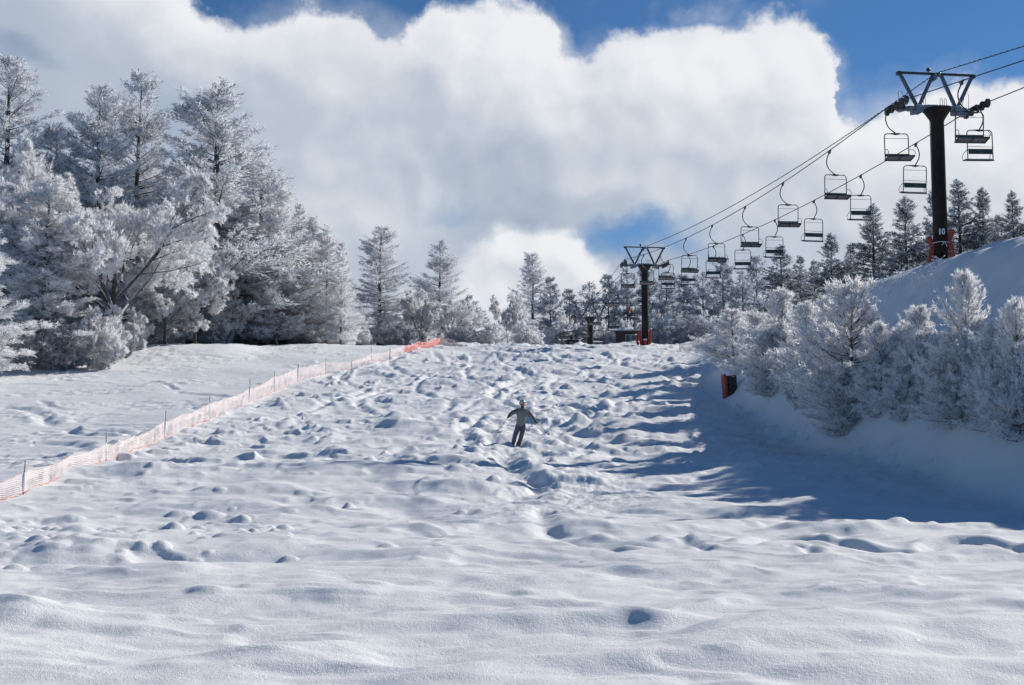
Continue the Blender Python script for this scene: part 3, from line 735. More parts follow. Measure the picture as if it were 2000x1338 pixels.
place_chair(-1, LP[0].y-6.1, 'downhill chair seen from below, just right of tower 10 and nearest the camera')
place_chair(1, RP[0].y, 'empty lift chair with green backrest just right of tower 10')
for i_, p in enumerate(LP):
    if i_ < 8: lab = 'downhill chair seen from below, %s one left of tower 10 on the upper rope' % ORD[i_]
    elif i_ == 8: lab = 'empty downhill chair hanging just left under the arm of the crest tower'
    else: lab = 'small empty downhill chair, %s one beyond the crest tower' % ORD[i_-9]
    place_chair(-1, p.y, lab)
for i_, p in enumerate(RP[1:]):
    if i_ < 8: lab = 'uphill chair seen from behind, %s one left of tower 10 on the lower rope' % ORD[i_]
    elif i_ == 8: lab = 'uphill chair partly hidden behind the pole of the crest tower'
    elif i_ == 9: lab = 'uphill chair that carries the rider in the red jacket'; 
    else: lab = 'small empty uphill chair beyond the rider in red, %s one on' % ORD[i_-10]
    o = place_chair(1, p.y, lab)
    if i_ == 9: rider_chair = o
# ------------------------------------------------------------------ top station: bullwheel, hut
root = empty('bullwheel_station', (wheel_c.x, 132, gz(wheel_c.x, 132)), LANG)
tag(root, 'large horizontal bullwheel on a dark frame at the top end of the lift', 'bullwheel')
hz = wheel_c.z-root.location.z
rt = Matrix.Rotation(-tilt, 3, 'X')
b = MB(); b.tube([rt @ Vector((wr*math.cos(2*math.pi*k/48), wr*math.sin(2*math.pi*k/48), 0))+Vector((0, 0, hz)) for k in range(48)], 0.075, 8, closed=True)
b.tube([rt @ Vector(((wr-.12)*math.cos(2*math.pi*k/48), (wr-.12)*math.sin(2*math.pi*k/48), -0.12))+Vector((0, 0, hz)) for k in range(48)], 0.04, 6, closed=True)
wh = b.build('wheel_rim', M['steel_dark'], root)
for k in range(12):
    a = 2*math.pi*k/12; b = MB()
    b.tube([rt @ Vector((0.2*math.cos(a), 0.2*math.sin(a), 0))+Vector((0, 0, hz)), rt @ Vector((1.66*math.cos(a), 1.66*math.sin(a), 0))+Vector((0, 0, hz))], 0.035, 6); b.build('spoke', M['steel_dark'], wh)
b = MB(); b.lathe((0, 0, hz-0.5), [(0.26, 0), (0.26, 0.3), (0.16, 0.34), (0.16, 0.7)], 14); b.build('hub', M['dark_steel'], root)
b = MB()
for k in range(5): b.box(rt @ Vector((-1.05+0.0*k, -0.7+0.3*k, 0.08))+Vector((0, 0, hz)), (0.9, 0.09, 0.03), rt)
for k in range(4): b.box(rt @ Vector((1.15, -0.55+0.3*k, 0.08))+Vector((0, 0, hz)), (0.7, 0.09, 0.03), rt)
b.build('wheel_cover', M['steel'], root)
for (px_, py_) in ((-0.45, 0.4), (0.45, 0.4), (-0.45, -0.6), (0.45, -0.6)):
    b = MB(); b.box((px_, py_, (hz-0.45)/2), (0.16, 0.16, hz-0.45)); b.build('support_leg', M['dark_steel'], root)
b = MB(); b.tube([(-0.9, -0.7, 0.2), (-0.2, 0.2, hz-0.4)], 0.05, 6); b.tube([(0.5, -0.7, 0.2), (0.1, 0.2, hz-0.4)], 0.05, 6); b.box((0, -0.1, hz-0.5), (1.2, 1.4, 0.14)); b.box((-0.1, -1.2, hz-0.85), (3.0, 0.1, 0.06))
b.build('frame_brace', M['dark_steel'], root)
b = MB()
for k in range(9): b.box((-0.9+0.22*k, -0.3+0.1*(k % 2), hz-0.38), (0.2, 0.7, 0.06+0.03*(k % 3)), bev=0.02)
b.build('snow_cover', M['snow_clump'], root)
# hut
hx, hy = at(1229, 660, 113).x, 113.0
hb = gz(hx, hy); root = empty('lift_hut', (hx, hy, hb-0.2), R(-6)); tag(root, 'small dark lift hut with a white framed window, half sunk behind the crest', 'hut')
wt_ = height_for(1229, 651, 113)-hb+0.2
M['hut_wall'] = mat('dark_hut_wall', (0.045, 0.032, 0.028), 0.8, var=0.3, vscale=5, frost=0.05)
M['glass'] = mat('window_glass', (0.05, 0.06, 0.08), 0.08, spec=0.8)
M['hut_frame'] = mat('hut_window_frame', (0.42, 0.44, 0.47), 0.5)
ww = 0.80
b = MB(); b.box((-(ww+0.24)/2-0.14, 0, wt_/2), (ww+0.3, 1.9, wt_)); b.box((0.75, 0, wt_/2), (0.22, 1.9, wt_)); b.box((0.17, 0.3, wt_/2), (0.95, 1.3, wt_))
b.box((0.17, -0.75, wt_-0.11), (0.95, 0.4, 0.20)); b.box((0.17, -0.75, 0.3), (0.95, 0.4, 0.6)); b.build('wall', M['hut_wall'], root)
b = MB(); b.box((-0.2, 0, wt_+0.07), (2.25, 2.15, 0.12), bev=0.02); rf = b.build('roof', M['hut_wall'], root)
b = MB(); b.box((-0.2, 0.05, wt_+0.20), (2.1, 2.0, 0.15), bev=0.06); b.build('snow_cover', M['snow_clump'], rf)
b = MB(); z0_, z1_ = 0.6, wt_-0.21
for x_ in (-0.30, 0.17, 0.64): b.box((x_, -0.96, (z0_+z1_)/2), (0.05, 0.05, z1_-z0_))
for z_ in (z0_+0.025, z1_-0.025): b.box((0.17, -0.965, z_), (0.94, 0.05, 0.05))
wf = b.build('window', M['hut_frame'], root)
b = MB(); b.box((-0.065, -0.93, (z0_+z1_)/2), (0.42, 0.01, z1_-z0_-0.1)); b.box((0.405, -0.93, (z0_+z1_)/2), (0.42, 0.01, z1_-z0_-0.1)); b.build('pane', M['glass'], wf)
# padded post box at the foot of the bank
gx, gy = ground_px(1425, 772); g0 = gz(gx, gy)
root = empty('padded_post', (gx, gy, g0-0.12), R(4)); tag(root, 'short leaning post wrapped in orange and black pads, capped with snow, below the bank', 'padded post')
root.rotation_euler = (0, R(-3), R(6)); k_ = gy/FPX
b = MB(); b.box((0.02, 0, 25*k_), (0.10, 0.10, 50*k_), bev=0.01); b.build('post', M['post'], root)
b = MB(); b.box((-8*k_, 0, 24*k_), (8*k_, 0.55, 48*k_), bev=0.05); b.build('side_pad', M['orange_dim'], root)
b = MB(); b.box((5.5*k_, -0.08, 24*k_), (16*k_, 0.5, 45*k_), bev=0.06); b.build('front_pad', M['black_pad'], root)
bm_ = MB(); n_, mm = 20, 8
v_ = []; f_ = []
for j in range(mm+1):
    a = math.pi/2*j/mm
    for k in range(n_):
        t_ = 2*math.pi*k/n_; rr = math.cos(a)*(1+0.08*math.sin(3*t_)); v_.append((1*k_+13*k_*rr*math.cos(t_), 0.34*rr*math.sin(t_)-0.04, 45*k_+(12*k_)*math.sin(a)-0.03))
for j in range(mm):
    for k in range(n_): f_.append((j*n_+k, j*n_+(k+1) % n_, (j+1)*n_+(k+1) % n_, (j+1)*n_+k))
f_.append(tuple(range(n_-1, -1, -1)))
bm_.raw(v_, f_, 0, True); bm_.build('snow_cap', M['snow_clump'], root)
# ------------------------------------------------------------------ safety net fences
def net_mat(name, frost, col=(0.60, 0.09, 0.05)):
    m = bpy.data.materials.new(name); m.use_nodes = True; t = m.node_tree; q = G(t)
    b = t.nodes['Principled BSDF']; b.inputs['Roughness'].default_value = 0.8; co = q.n('ShaderNodeTexCoord').outputs['Object']; uv = q.n('ShaderNodeUVMap').outputs[0]
    sp = q.n('ShaderNodeSeparateXYZ'); q.put(sp.inputs[0], uv)
    def strands(c, period, wdt):
        fr = q.m('FRACT', q.m('DIVIDE', c, period)); return q.m('LESS_THAN', fr, wdt)
    n_ = q.noise(co, 2.2, 5, 0.65)
    # mesh of cords every 5 cm, thick with rime where the noise says so
    wd = q.sm(n_, 0.30, 0.70, 0.30, 0.72)
    cov = q.m('MAXIMUM', strands(sp.outputs[0], 0.05, q.mul(wd, 0.62)), strands(sp.outputs[1], 0.05, wd))
    rime = q.sm(q.add(q.noise(co, 7, 5, 0.7), q.mul(q.sub(n_, 0.5), 0.5)), 0.60-frost*0.4, 0.80-frost*0.4)
    edge = q.m('MAXIMUM', q.sm(sp.outputs[1], 0.05, 0.085, 1.0, 0.0), 0.0)
    rime = q.mul(rime, q.sub(1.0, q.mul(edge, 0.85*(1 if frost < 1.2 else 0.4))))
    q.put(b.inputs['Base Color'], q.mix(rime, (*col, 1), (0.73, 0.65, 0.64, 1)))
    tr = q.n('ShaderNodeBsdfTransparent'); mx = q.n('ShaderNodeMixShader'); q.put(mx.inputs[0], cov); q.put(mx.inputs[1], tr.outputs[0]); q.put(mx.inputs[2], b.outputs[0])
    q.put(t.nodes['Material Output'].inputs[0], mx.outputs[0]); return m
NET = net_mat('rimed_net', 1.0, (0.58, 0.17, 0.12)); NETR = net_mat('bright_orange_net', 0.32, (0.75, 0.09, 0.03)); NETW = net_mat('thin_white_net', 1.3, (0.5, 0.3, 0.28))
def fence(name, label, posts, mats, ph=None, start=0.0, cat='net fence', nh=0.72):
    """posts: list of (x, y, post height, net height)"""
    root = empty(name, (posts[0][0], posts[0][1], gz(posts[0][0], posts[0][1]))); tag(root, label, cat)
    o0 = root.location
    rr = random.Random(5); u = 0.0
    for i_, (x, y, hp_, hn) in enumerate(posts):
        z = gz(x, y); b = MB(); ln = rr.uniform(-0.05, 0.05)
        if hp_ > 0:
            b.tube([(x-o0.x, y-o0.y, z-0.2-o0.z), (x-o0.x-ln*0.5, y-o0.y, z+hp_*0.5-o0.z), (x-o0.x-ln, y-o0.y, z+hp_-o0.z)], 0.013, 7)
            b.tube([(x-o0.x-0.01, y-o0.y-0.005, z+hn*0.1-o0.z), (x-o0.x-ln*.5, y-o0.y-0.01, z+hn*0.5-o0.z), (x-o0.x-ln*.9, y-o0.y-0.01, z+hn*0.95-o0.z)], [0.03, 0.045, 0.03], 7, mi=1)
            b.build('post', [M['post'], M['snow_clump']], root)
        if i_ < len(posts)-1:
            x2, y2, _, hn2 = posts[i_+1]; n = 26; m = 8; V_ = []; UV = []; L = math.hypot(x2-x, y2-y)
            for k in range(n+1):
                t = k/n; xx = x+(x2-x)*t; yy_ = y+(y2-y)*t; zz = 0.55*gz(xx, yy_)+0.45*(z+(gz(x2, y2)-z)*t)-0.03
                top = hn+(hn2-hn)*t-(0.05+0.008*L)*4*t*(1-t)*min(1, L/3)+0.012*math.sin(t*31+i_)
                bul = 0.10*math.sin(math.pi*t)
                for j in range(m+1):
                    s_ = j/m; V_.append((xx-o0.x+bul*0.3*math.sin(s_*3), yy_-o0.y-bul*math.sin(math.pi*s_)*0.8-0.02, zz-o0.z+top*s_+(0.02*math.sin(t*17+i_) if j == 0 else 0)))
                    UV.append((u+t*L, top*s_))
            F_ = [(k*(m+1)+j, (k+1)*(m+1)+j, (k+1)*(m+1)+j+1, k*(m+1)+j+1) for k in range(n) for j in range(m)]
            b = MB(); b.raw(V_, F_, 0, True); o = b.build('net', mats(i_), root)
            ul = o.data.uv_layers.new(name='uv'); vi = [v for p in o.data.polygons for v in p.vertices]
            ul.data.foreach_set('uv', [c for v in vi for c in UV[v]])
            r_ = MB(); r_.tube([Vector(V_[k*(m+1)+m]) for k in range(n+1)], 0.014, 5); r_.build('edge_cord', RIM[0], root)
            r_ = MB(); r_.tube([Vector(V_[k*(m+1)])+Vector((0, -0.02, 0.03)) for k in range(n+1)], [0.018*rr.uniform(0.3, 1.5) for _ in range(n+1)], 5); r_.build('bottom_cord', RIM[1] if i_ in (1, 3, 12, 13, 14) else RIM[0], root)
            u += L
    return root
RIM = [mat('rimed_cord', (0.66, 0.58, 0.57), 0.8), mat('orange_cord', (0.48, 0.09, 0.06), 0.8, var=0.2, frost=0.35)]
fp = [(-60, 985), (45, 962), (207, 905), (321, 858), (410, 822), (486, 789), (535, 765), (581, 746), (636, 731), (687, 722), (726, 712), (761, 703), (790, 694), (818, 684), (842, 678), (862, 674), (887, 676), (912, 679)]
ptop = [930, 895, 850, 805, 778, 743, 723, 711, 699, 702, 683, 679, 668, 668, 655, 659, 668, 678]
ntop = [955, 921, 873, 828, 792, 764, 736, 720, 707, 706, 697, 685, 680, 672, 663, 659, 668, 678]
posts = []
for (x_, y_), pt, nt in zip(fp, ptop, ntop):
    # the post stands where the sight line meets the slope
    gx, gy = ground_px(x_, y_)
    gy = min(gy, 101.0); gx = at(x_, y_, gy).x; k_ = gy/FPX
    posts.append((gx, gy, max(0, (y_-pt)*k_), max(0.05, (y_-nt)*k_*1.10)))
fence('net_fence', 'long orange safety net white with rime, strung along the left of the mogul run', posts, lambda i_: NETR if i_ in (12, 13, 14) else NET)
gx, gy = 0, 94.0
pp_ = []
for (x_, y_, h_) in ((1328, 668, 0.55), (1352, 666, 0.42), (1378, 662, 0.36), (1402, 657, 0.30)):
    x__ = at(x_, y_, gy).x; pp_.append((x__, gy, h_ if x_ < 1340 else 0, h_)); gy += 1.2
fence('net_fence', 'short low white net at the foot of the bank near the crest', pp_, lambda i_: NETW)
# ------------------------------------------------------------------ people
def skin_obj(name, pts, edges, m, parent, sub=2, root=0):
    """pts: list of (x, y, z, rx, ry); one continuous surface grown round the joints"""
    me = bpy.data.meshes.new(name); me.from_pydata([p[:3] for p in pts], edges, []); o = bpy.data.objects.new(name, me); COL.objects.link(o)
    sk = o.modifiers.new('s', 'SKIN'); sk.use_smooth_shade = True
    for v, p in zip(me.skin_vertices[0].data, pts): v.radius = (p[3], p[4])
    me.skin_vertices[0].data[root].use_root = True
    ss_ = o.modifiers.new('u', 'SUBSURF'); ss_.levels = sub; ss_.render_levels = sub
    bpy.context.view_layer.update()
    nm_ = bpy.data.meshes.new_from_object(o.evaluated_get(bpy.context.evaluated_depsgraph_get())); bpy.data.objects.remove(o)
    nm_.materials.append(m); n = bpy.data.objects.new(name, nm_); COL.objects.link(n); n.parent = parent
    for p in nm_.polygons: p.use_smooth = True
    return n
M['jacket'] = mat('pale_grey_green_jacket', (0.19, 0.205, 0.21), 0.8, var=0.12, vscale=8, bump=0.5, bscale=14)
M['sleeve'] = mat('brown_grey_sleeve', (0.10, 0.075, 0.085), 0.8, var=0.2)
M['trousers'] = mat('slate_trousers', (0.12, 0.13, 0.145), 0.85, var=0.15, bump=0.6, bscale=12)
M['boot'] = mat('black_boot', (0.02, 0.02, 0.022), 0.5, frost=0.1)
M['glove'] = mat('tan_glove', (0.20, 0.16, 0.14), 0.8)
M['skin_tone'] = mat('skin', (0.42, 0.22, 0.15), 0.6)
M['helmet'] = mat('silver_helmet', (0.36, 0.39, 0.42), 0.22, 0.1)
M['lens'] = mat('orange_lens', (0.40, 0.08, 0.04), 0.15, spec=0.8)
M['red_jacket'] = mat('red_jacket', (0.50, 0.02, 0.02), 0.8, var=0.15)
M['black_trousers'] = mat('black_trousers', (0.03, 0.03, 0.04), 0.85)
M['hair'] = mat('dark_hair', (0.03, 0.02, 0.015), 0.8)
sx_, sy_ = ground_px(1008, 875, 45.5, 60, True); sz_ = gz(sx_, sy_)
def sk(zx, zy, y, r, r2=None): return ((zx-800)*0.0025, y, (985-zy)*0.0025, r, r2 or r)
root = empty('person', (sx_, sy_, sz_+0.03)); tag(root, 'skier in pale grey jacket, slate trousers and silver helmet, arms spread, coming down the moguls', 'person')
J = [sk(865, 680, 0.02, .10, .09), sk(876, 600, 0.0, .125, .10), sk(890, 520, -0.03, .145, .11), sk(893, 455, -0.05, .10, .08), sk(894, 428, -0.07, .055), sk(895, 400, -0.10, .075, .085), sk(896, 358, -0.10, .092, .10), sk(897, 340, -0.10, .06),
     sk(822, 458, -0.05, .065), sk(738, 492, -0.14, .048), sk(692, 540, -0.24, .030), sk(682, 553, -0.28, .036, .026),
     sk(966, 464, -0.05, .065), sk(1030, 545, -0.13, .048), sk(1092, 618, -0.22, .030), sk(1104, 634, -0.25, .036, .026),
     sk(832, 685, 0.02, .07), sk(786, 815, -0.13, .050), sk(754, 955, 0.0, .042), sk(752, 975, -0.13, .04),
     sk(902, 685, 0.02, .07), sk(882, 815, -0.13, .050), sk(830, 958, 0.02, .042), sk(820, 978, -0.12, .04)]
E_ = [(0, 1), (1, 2), (2, 3), (3, 4), (4, 5), (5, 6), (6, 7), (3, 8), (8, 9), (9, 10), (10, 11), (3, 12), (12, 13), (13, 14), (14, 15), (0, 16), (16, 17), (17, 18), (18, 19), (0, 20), (20, 21), (21, 22), (22, 23)]
body = skin_obj('body', J, E_, M['skin_tone'], root)
def grow(p, k): return (p[0], p[1], p[2], p[3]+k, p[4]+k)
jk = [sk(866, 705, 0.02, .195, .155), grow(J[1], .065), grow(J[2], .07), grow(J[3], .055), (J[4][0], J[4][1], J[4][2]+0.02, .095, .095), grow(J[8], .035), grow(J[9], .040), grow(J[10], .030), grow(J[12], .035), grow(J[13], .040), grow(J[14], .030)]
jacket = skin_obj('jacket', jk, [(0, 1), (1, 2), (2, 3), (3, 4), (3, 5), (5, 6), (6, 7), (3, 8), (8, 9), (9, 10)], M['jacket'], root)
for (a, b_, c_) in ((5, 6, 7), (8, 9, 10)):       # dark panels along the sleeves
    mb = MB(); q0, q1, q2 = (Vector(jk[k][:3]) for k in (a, b_, c_)); up_ = Vector((0, -0.035, 0.03))
    mb.tube([q0+up_, q0.lerp(q1, .5)+up_*1.2, q1+up_*1.1, q1.lerp(q2, .5)+up_, q2+up_*0.6], [.045, .05, .05, .042, .035], 8); mb.build('sleeve_panel', M['sleeve'], jacket)
mb = MB(); mb.tube([Vector(jk[5][:3])+Vector((0, -.03, .045)), Vector(jk[3][:3])+Vector((0, -.085, -.01)), Vector(jk[8][:3])+Vector((0, -.03, .045))], [.03, .025, .03], 6); mb.build('shoulder_stripe', M['sleeve'], jacket)
mb = MB()
for (zx, zy, h_) in ((852, 505, .07), (903, 520, .10), (900, 565, .06)): mb.box(((zx-800)*.0025, -0.165, (985-zy)*.0025), (.022, .02, h_))
mb.build('zip_pocket', M['sleeve'], jacket)
tr_ = [sk(867, 590, 0.02, .15, .12), sk(830, 700, 0.02, .118), sk(786, 815, -0.13, .092), sk(752, 965, -0.02, .080), sk(906, 700, 0.02, .118), sk(882, 815, -0.13, .092), sk(834, 970, 0.0, .080)]
skin_obj('trousers', tr_, [(0, 1), (1, 2), (2, 3), (0, 4), (4, 5), (5, 6)], M['trousers'], root)
for (zx, zy, y) in ((757, 955, 0.0), (826, 958, 0.02)):
    x_, z_ = (zx-800)*.0025, (985-zy)*.0025
    skin_obj('ski_boot', [(x_, y+.06, z_+.12, .062, .062), (x_-.005, y+.05, z_, .058, .06), (x_-.02, y-.10, z_-.035, .05, .045), (x_-.03, y-.2, z_-.055, .042, .035)], [(0, 1), (1, 2), (2, 3)], M['boot'], root)
hc = Vector(J[6][:3])
def ellipsoid(name, c, r, m, parent, cut=None, n=18, k=12, front=None):
    mb = MB(); v = []; f = []
    for j in range(k+1):
        ph = math.pi*j/k
        for i in range(n):
            t = 2*math.pi*i/n; p = Vector((math.sin(ph)*math.cos(t)*r[0], math.sin(ph)*math.sin(t)*r[1], math.cos(ph)*r[2]))
            if cut is not None and p.z < cut: p.z = cut
            v.append(p+c)
    for j in range(k):
        for i in range(n): f.append((j*n+i, j*n+(i+1) % n, (j+1)*n+(i+1) % n, (j+1)*n+i))
    mb.raw(v, f, 0, True); return mb.build(name, m, parent)
helm = ellipsoid('helmet', hc+Vector((0, 0.012, 0.035)), (.125, .148, .135), M['helmet'], root, cut=-0.05)
mb = MB(); mb.tube([hc+Vector((.108*math.cos(a), .012-.128*math.sin(a), 0.006)) for a in [math.pi*k/10 for k in range(11)]], 0.008, 6); mb.build('helmet_rim', M['boot'], helm)
gg = MB(); gg.tube([hc+Vector((.092*math.cos(a), -.01-.112*math.sin(a), -0.022)) for a in [math.pi*(.08+.84*k/10) for k in range(11)]], [.02]+[.032]*9+[.02], 8); gob = gg.build('goggles', M['lens'], root)
mb = MB(); mb.box(hc+Vector((0, -.115, -.062)), (.024, .03, .034), bev=.008); mb.build('nose', M['skin_tone'], body)
mb = MB(); mb.box(hc+Vector((0, -.098, -.090)), (.05, .02, .012), bev=.004); mb.build('mouth', M['sleeve'], body)
ellipsoid('beard', hc+Vector((0, -.05, -.11)), (.062, .055, .045), M['hair'], root)
def glove(wr_, dirn, side):
    """closed hand round a pole: palm, four bent fingers and a thumb grown as one surface"""
    d = dirn.normalized(); u = Vector((0, -1, 0)); w = d.cross(u).normalized(); c = wr_+d*0.05
    pts_ = [(*wr_, .040, .034), (*c, .042, .030)]; ed = [(0, 1)]
    for k in range(4):
        o = w*(-.030+.02*k); a = c+o+d*.03+u*.02; b2 = a+u*.035+d*.008*(1.5-abs(k-1.5)); e = b2-d*.035+u*.008
        n0 = len(pts_); pts_ += [(*a, .012, .012), (*b2, .0105, .0105), (*e, .010, .010)]; ed += [(1, n0), (n0, n0+1), (n0+1, n0+2)]
    a = c-w*.04*side+u*.015-d*.01; b2 = a+u*.035+d*.02+w*.01*side; n0 = len(pts_); pts_ += [(*a, .014, .014), (*b2, .011, .011)]; ed += [(1, n0), (n0, n0+1)]
    skin_obj('glove', pts_, ed, M['glove'], root, sub=1)
    mb = MB(); mb.tube([wr_-d*.05, wr_+d*.015], [.052, .048], 10); mb.build('glove_cuff', M['boot'], root)
    return c+u*.045
w1, w2 = Vector(J[10][:3]), Vector(J[14][:3])
h1 = glove(w1, w1-Vector(J[9][:3]), 1); h2_ = glove(w2, w2-Vector(J[13][:3]), -1)
def ski_pole(hand, tip, label):
    o = empty('ski_pole', root.location); tag(o, label, 'ski pole'); a = (tip-hand).normalized(); top = hand-a*0.09
    mb = MB(); mb.tube([hand+a*.05, tip], [.008, .005], 8); mb.build('shaft', M['steel_dark'], o)
    mb = MB(); mb.tube([top, top+a*.15], [.019, .016], 8); mb.build('handle', M['boot'], o)
    mb = MB(); bk = tip-a*.07; mb.tube([bk, bk+a*.012], [.04, .03], 10); mb.build('basket', M['boot'], o)
ski_pole(h1, Vector(((493-800)*.0025, -0.28, (985-835)*.0025)), 'thin ski pole in the skier hand on the left of the photo')
ski_pole(h2_, Vector(((1300-800)*.0025, 0.25, (985-818)*.0025)), 'thin ski pole in the skier hand on the right of the photo')
for (zx, zy, y, lab) in ((757, 955, 0.0, 'left of the photo'), (826, 958, 0.02, 'right of the photo')):
    x_ = (zx-800)*.0025; o = empty('ski', (sx_+x_, sy_+y, sz_+0.0), R(-14)); o.rotation_euler = (R(8), R(8), R(-10))
    tag(o, 'dark ski under the boot on the '+lab, 'ski'); mb = MB(); v = []; f = []
    for k in range(19):
        s_ = k/18; yy_ = 0.75-1.65*s_; wdt = .035+.014*abs(s_-.45)*2; z_ = 0.02+(0.11*max(0, (s_-.86)/.14)**2); 
        if s_ > .95: wdt *= .55
        v += [(-wdt, yy_, z_), (wdt, yy_, z_), (wdt, yy_, z_+.014), (-wdt, yy_, z_+.014)]
    for k in range(18):
        b0 = k*4
        for i in range(4): f.append((b0+i, b0+(i+1) % 4, b0+4+(i+1) % 4, b0+4+i))
    f += [(3, 2, 1, 0), (72, 73, 74, 75)]; mb.raw(v, f); mb.build('ski_blade', M['boot'], o)
    mb = MB(); mb.box((0, .12, .055), (.06, .09, .05), bev=.01); mb.box((0, -.20, .055), (.06, .08, .05), bev=.01); mb.build('binding', M['steel_dark'], o)
# powder thrown up behind the skis
rng = np.random.default_rng(9); n = 2600
c = np.column_stack([rng.gamma(2.0, 0.22, n)+0.12, rng.normal(size=n)*0.16+0.35, np.abs(rng.normal(size=n))*0.15])
c[:, 2] += np.clip(c[:, 0]*0.35, 0, 0.5)*rng.random(n); r_ = 0.006+0.012*rng.random(n)**2
tet = np.array([[1, 1, 1], [1, -1, -1], [-1, 1, -1], [-1, -1, 1]])*0.6
V_ = (c[:, None, :]+tet[None]*r_[:, None, None]).reshape(-1, 3); F_ = (np.arange(n)*4)[:, None, None]+np.array([[0, 1, 2], [0, 3, 1], [0, 2, 3], [1, 3, 2]])[None]
sp_ = np_mesh('powder_spray', V_, F_.reshape(-1, 3), [M['snow_clump']]); sp_.location = root.location
tag(sp_, 'fine powder snow thrown up behind the skier', 'powder snow', kind='stuff')
# rider on the lift, seen from behind
rc = rider_chair.location; ang_ = rider_chair.rotation_euler[2]
ro = empty('person', (rc.x-0.02, rc.y, rc.z-2.18), ang_); tag(ro, 'rider in a red hooded jacket seen from behind on a lift chair above the hut', 'person')
P_b = [(0, .10, .12, .15, .13), (0, .06, .33, .15, .11), (0, .04, .52, .13, .10), (0, .04, .60, .06, .06), (0, .06, .72, .09, .10), (0, .07, .82, .07, .08),
       (-.20, .05, .50, .07, .07), (-.27, .14, .27, .055, .055), (-.16, .36, .20, .04, .04), (-.12, .42, .20, .04, .03), (.20, .05, .50, .07, .07), (.27, .14, .27, .055, .055), (.16, .36, .20, .04, .04), (.12, .42, .20, .04, .03),
       (-.10, .12, .10, .10, .10), (-.12, .50, .10, .08, .08), (-.12, .52, -.32, .06, .06), (-.12, .62, -.40, .045, .04), (.10, .12, .10, .10, .10), (.12, .50, .10, .08, .08), (.12, .52, -.32, .06, .06), (.12, .62, -.40, .045, .04)]
EB = [(0, 1), (1, 2), (2, 3), (3, 4), (4, 5), (2, 6), (6, 7), (7, 8), (8, 9), (2, 10), (10, 11), (11, 12), (12, 13), (0, 14), (14, 15), (15, 16), (16, 17), (0, 18), (18, 19), (19, 20), (20, 21)]
skin_obj('body', P_b, EB, M['skin_tone'], ro)
skin_obj('jacket', [grow(P_b[k], .03) for k in (0, 1, 2, 6, 7, 8, 10, 11, 12)], [(0, 1), (1, 2), (2, 3), (3, 4), (4, 5), (2, 6), (6, 7), (7, 8)], M['red_jacket'], ro)
skin_obj('hood', [grow(P_b[3], .06), grow(P_b[4], .045), grow(P_b[5], .035), (0, .06, .93, .03, .03)], [(0, 1), (1, 2), (2, 3)], M['red_jacket'], ro)
skin_obj('trousers', [grow(P_b[0], .02)]+[grow(P_b[k], .03) for k in (14, 15, 16, 18, 19, 20)], [(0, 1), (1, 2), (2, 3), (0, 4), (4, 5), (5, 6)], M['black_trousers'], ro)
for sx in (-1, 1): skin_obj('ski_boot', [(sx*.12, .52, -.28, .075, .075), (sx*.12, .52, -.42, .075, .075), (sx*.12, .66, -.47, .055, .05)], [(0, 1), (1, 2)], M['steel'], ro)
mb = MB(); mb.box((0, -.14, .36), (.13, .03, .15), bev=.01); mb.build('back_patch', M['white_paint'], ro)
# ------------------------------------------------------------------ trees
def unit(a): return a/np.maximum(np.linalg.norm(a, axis=-1, keepdims=True), 1e-9)
def rdir(rng, n): return unit(rng.normal(size=(n, 3)))
def kites(P, D, L, Wd, rng, flat=None):
    """narrow four sided twigs; returns vertices and faces"""
    n = len(P); D = unit(D); s = np.cross(D, rdir(rng, n) if flat is None else np.broadcast_to(flat, D.shape)); s = unit(s)
    L = np.broadcast_to(L, (n,))[:, None]; Wd = np.broadcast_to(Wd, (n,))[:, None]
    V_ = np.stack([P-s*Wd*0.15, P+D*L*0.45-s*Wd*0.5, P+D*L, P+D*L*0.45+s*Wd*0.5], 1).reshape(-1, 3)
    return V_, np.arange(n*4).reshape(-1, 4)
def sticks(A, B, ra, rb, sides=3):
    """tapered sticks from A to B"""
    n = len(A); d = unit(B-A); ref = np.where(np.abs(d[:, 2:3]) < 0.9, np.array([[0, 0, 1.0]]), np.array([[1.0, 0, 0]]))
    u = unit(np.cross(d, ref)); w = np.cross(d, u); ra = np.broadcast_to(ra, (n,))[:, None]; rb = np.broadcast_to(rb, (n,))[:, None]
    ring = []
    for (Pn, rr) in ((A, ra), (B, rb)):
        for k in range(sides):
            a = 2*math.pi*k/sides; ring.append(Pn+(u*math.cos(a)+w*math.sin(a))*rr)
    V_ = np.stack(ring, 1).reshape(-1, 3); base = (np.arange(n)*sides*2)[:, None]
    F_ = np.concatenate([base+np.array([[k, (k+1) % sides, sides+(k+1) % sides, sides+k]]) for k in range(sides)], 0)
    return V_, F_
def join(parts):
    Vs, Fs, Ms = [], [], []; o = 0
    for (v, f, m) in parts:
        Vs.append(v); Fs.append(f+o); Ms.append(np.full(len(f), m)); o += len(v)
    return np.concatenate(Vs), np.concatenate(Fs), np.concatenate(Ms)
class Proto:
    def __init__(s, trunk, crown, H_, Rr, tm, cm): s.t = trunk; s.c = crown; s.H = H_; s.R = Rr; s.tm = tm; s.cm = cm; s.me = None
    def place(s, name, x, y, z, hgt, halfw, rot, label, cat, group):
        root = empty(name, (x, y, z-0.15), rot); tag(root, label, cat, group)
        sz = hgt/s.H; sx = halfw/s.R
        if s.me is None:
            a = np_mesh('trunk', *s.t[:2], s.tm, s.t[2], smooth=True); b = np_mesh('crown', *s.c[:2], s.cm, s.c[2]); s.me = (a.data, b.data)
        else:
            a = bpy.data.objects.new('trunk', s.me[0]); b = bpy.data.objects.new('crown', s.me[1]); COL.objects.link(a); COL.objects.link(b)
        for o in (a, b): o.parent = root; o.scale = (sx, sx, sz)
        return root
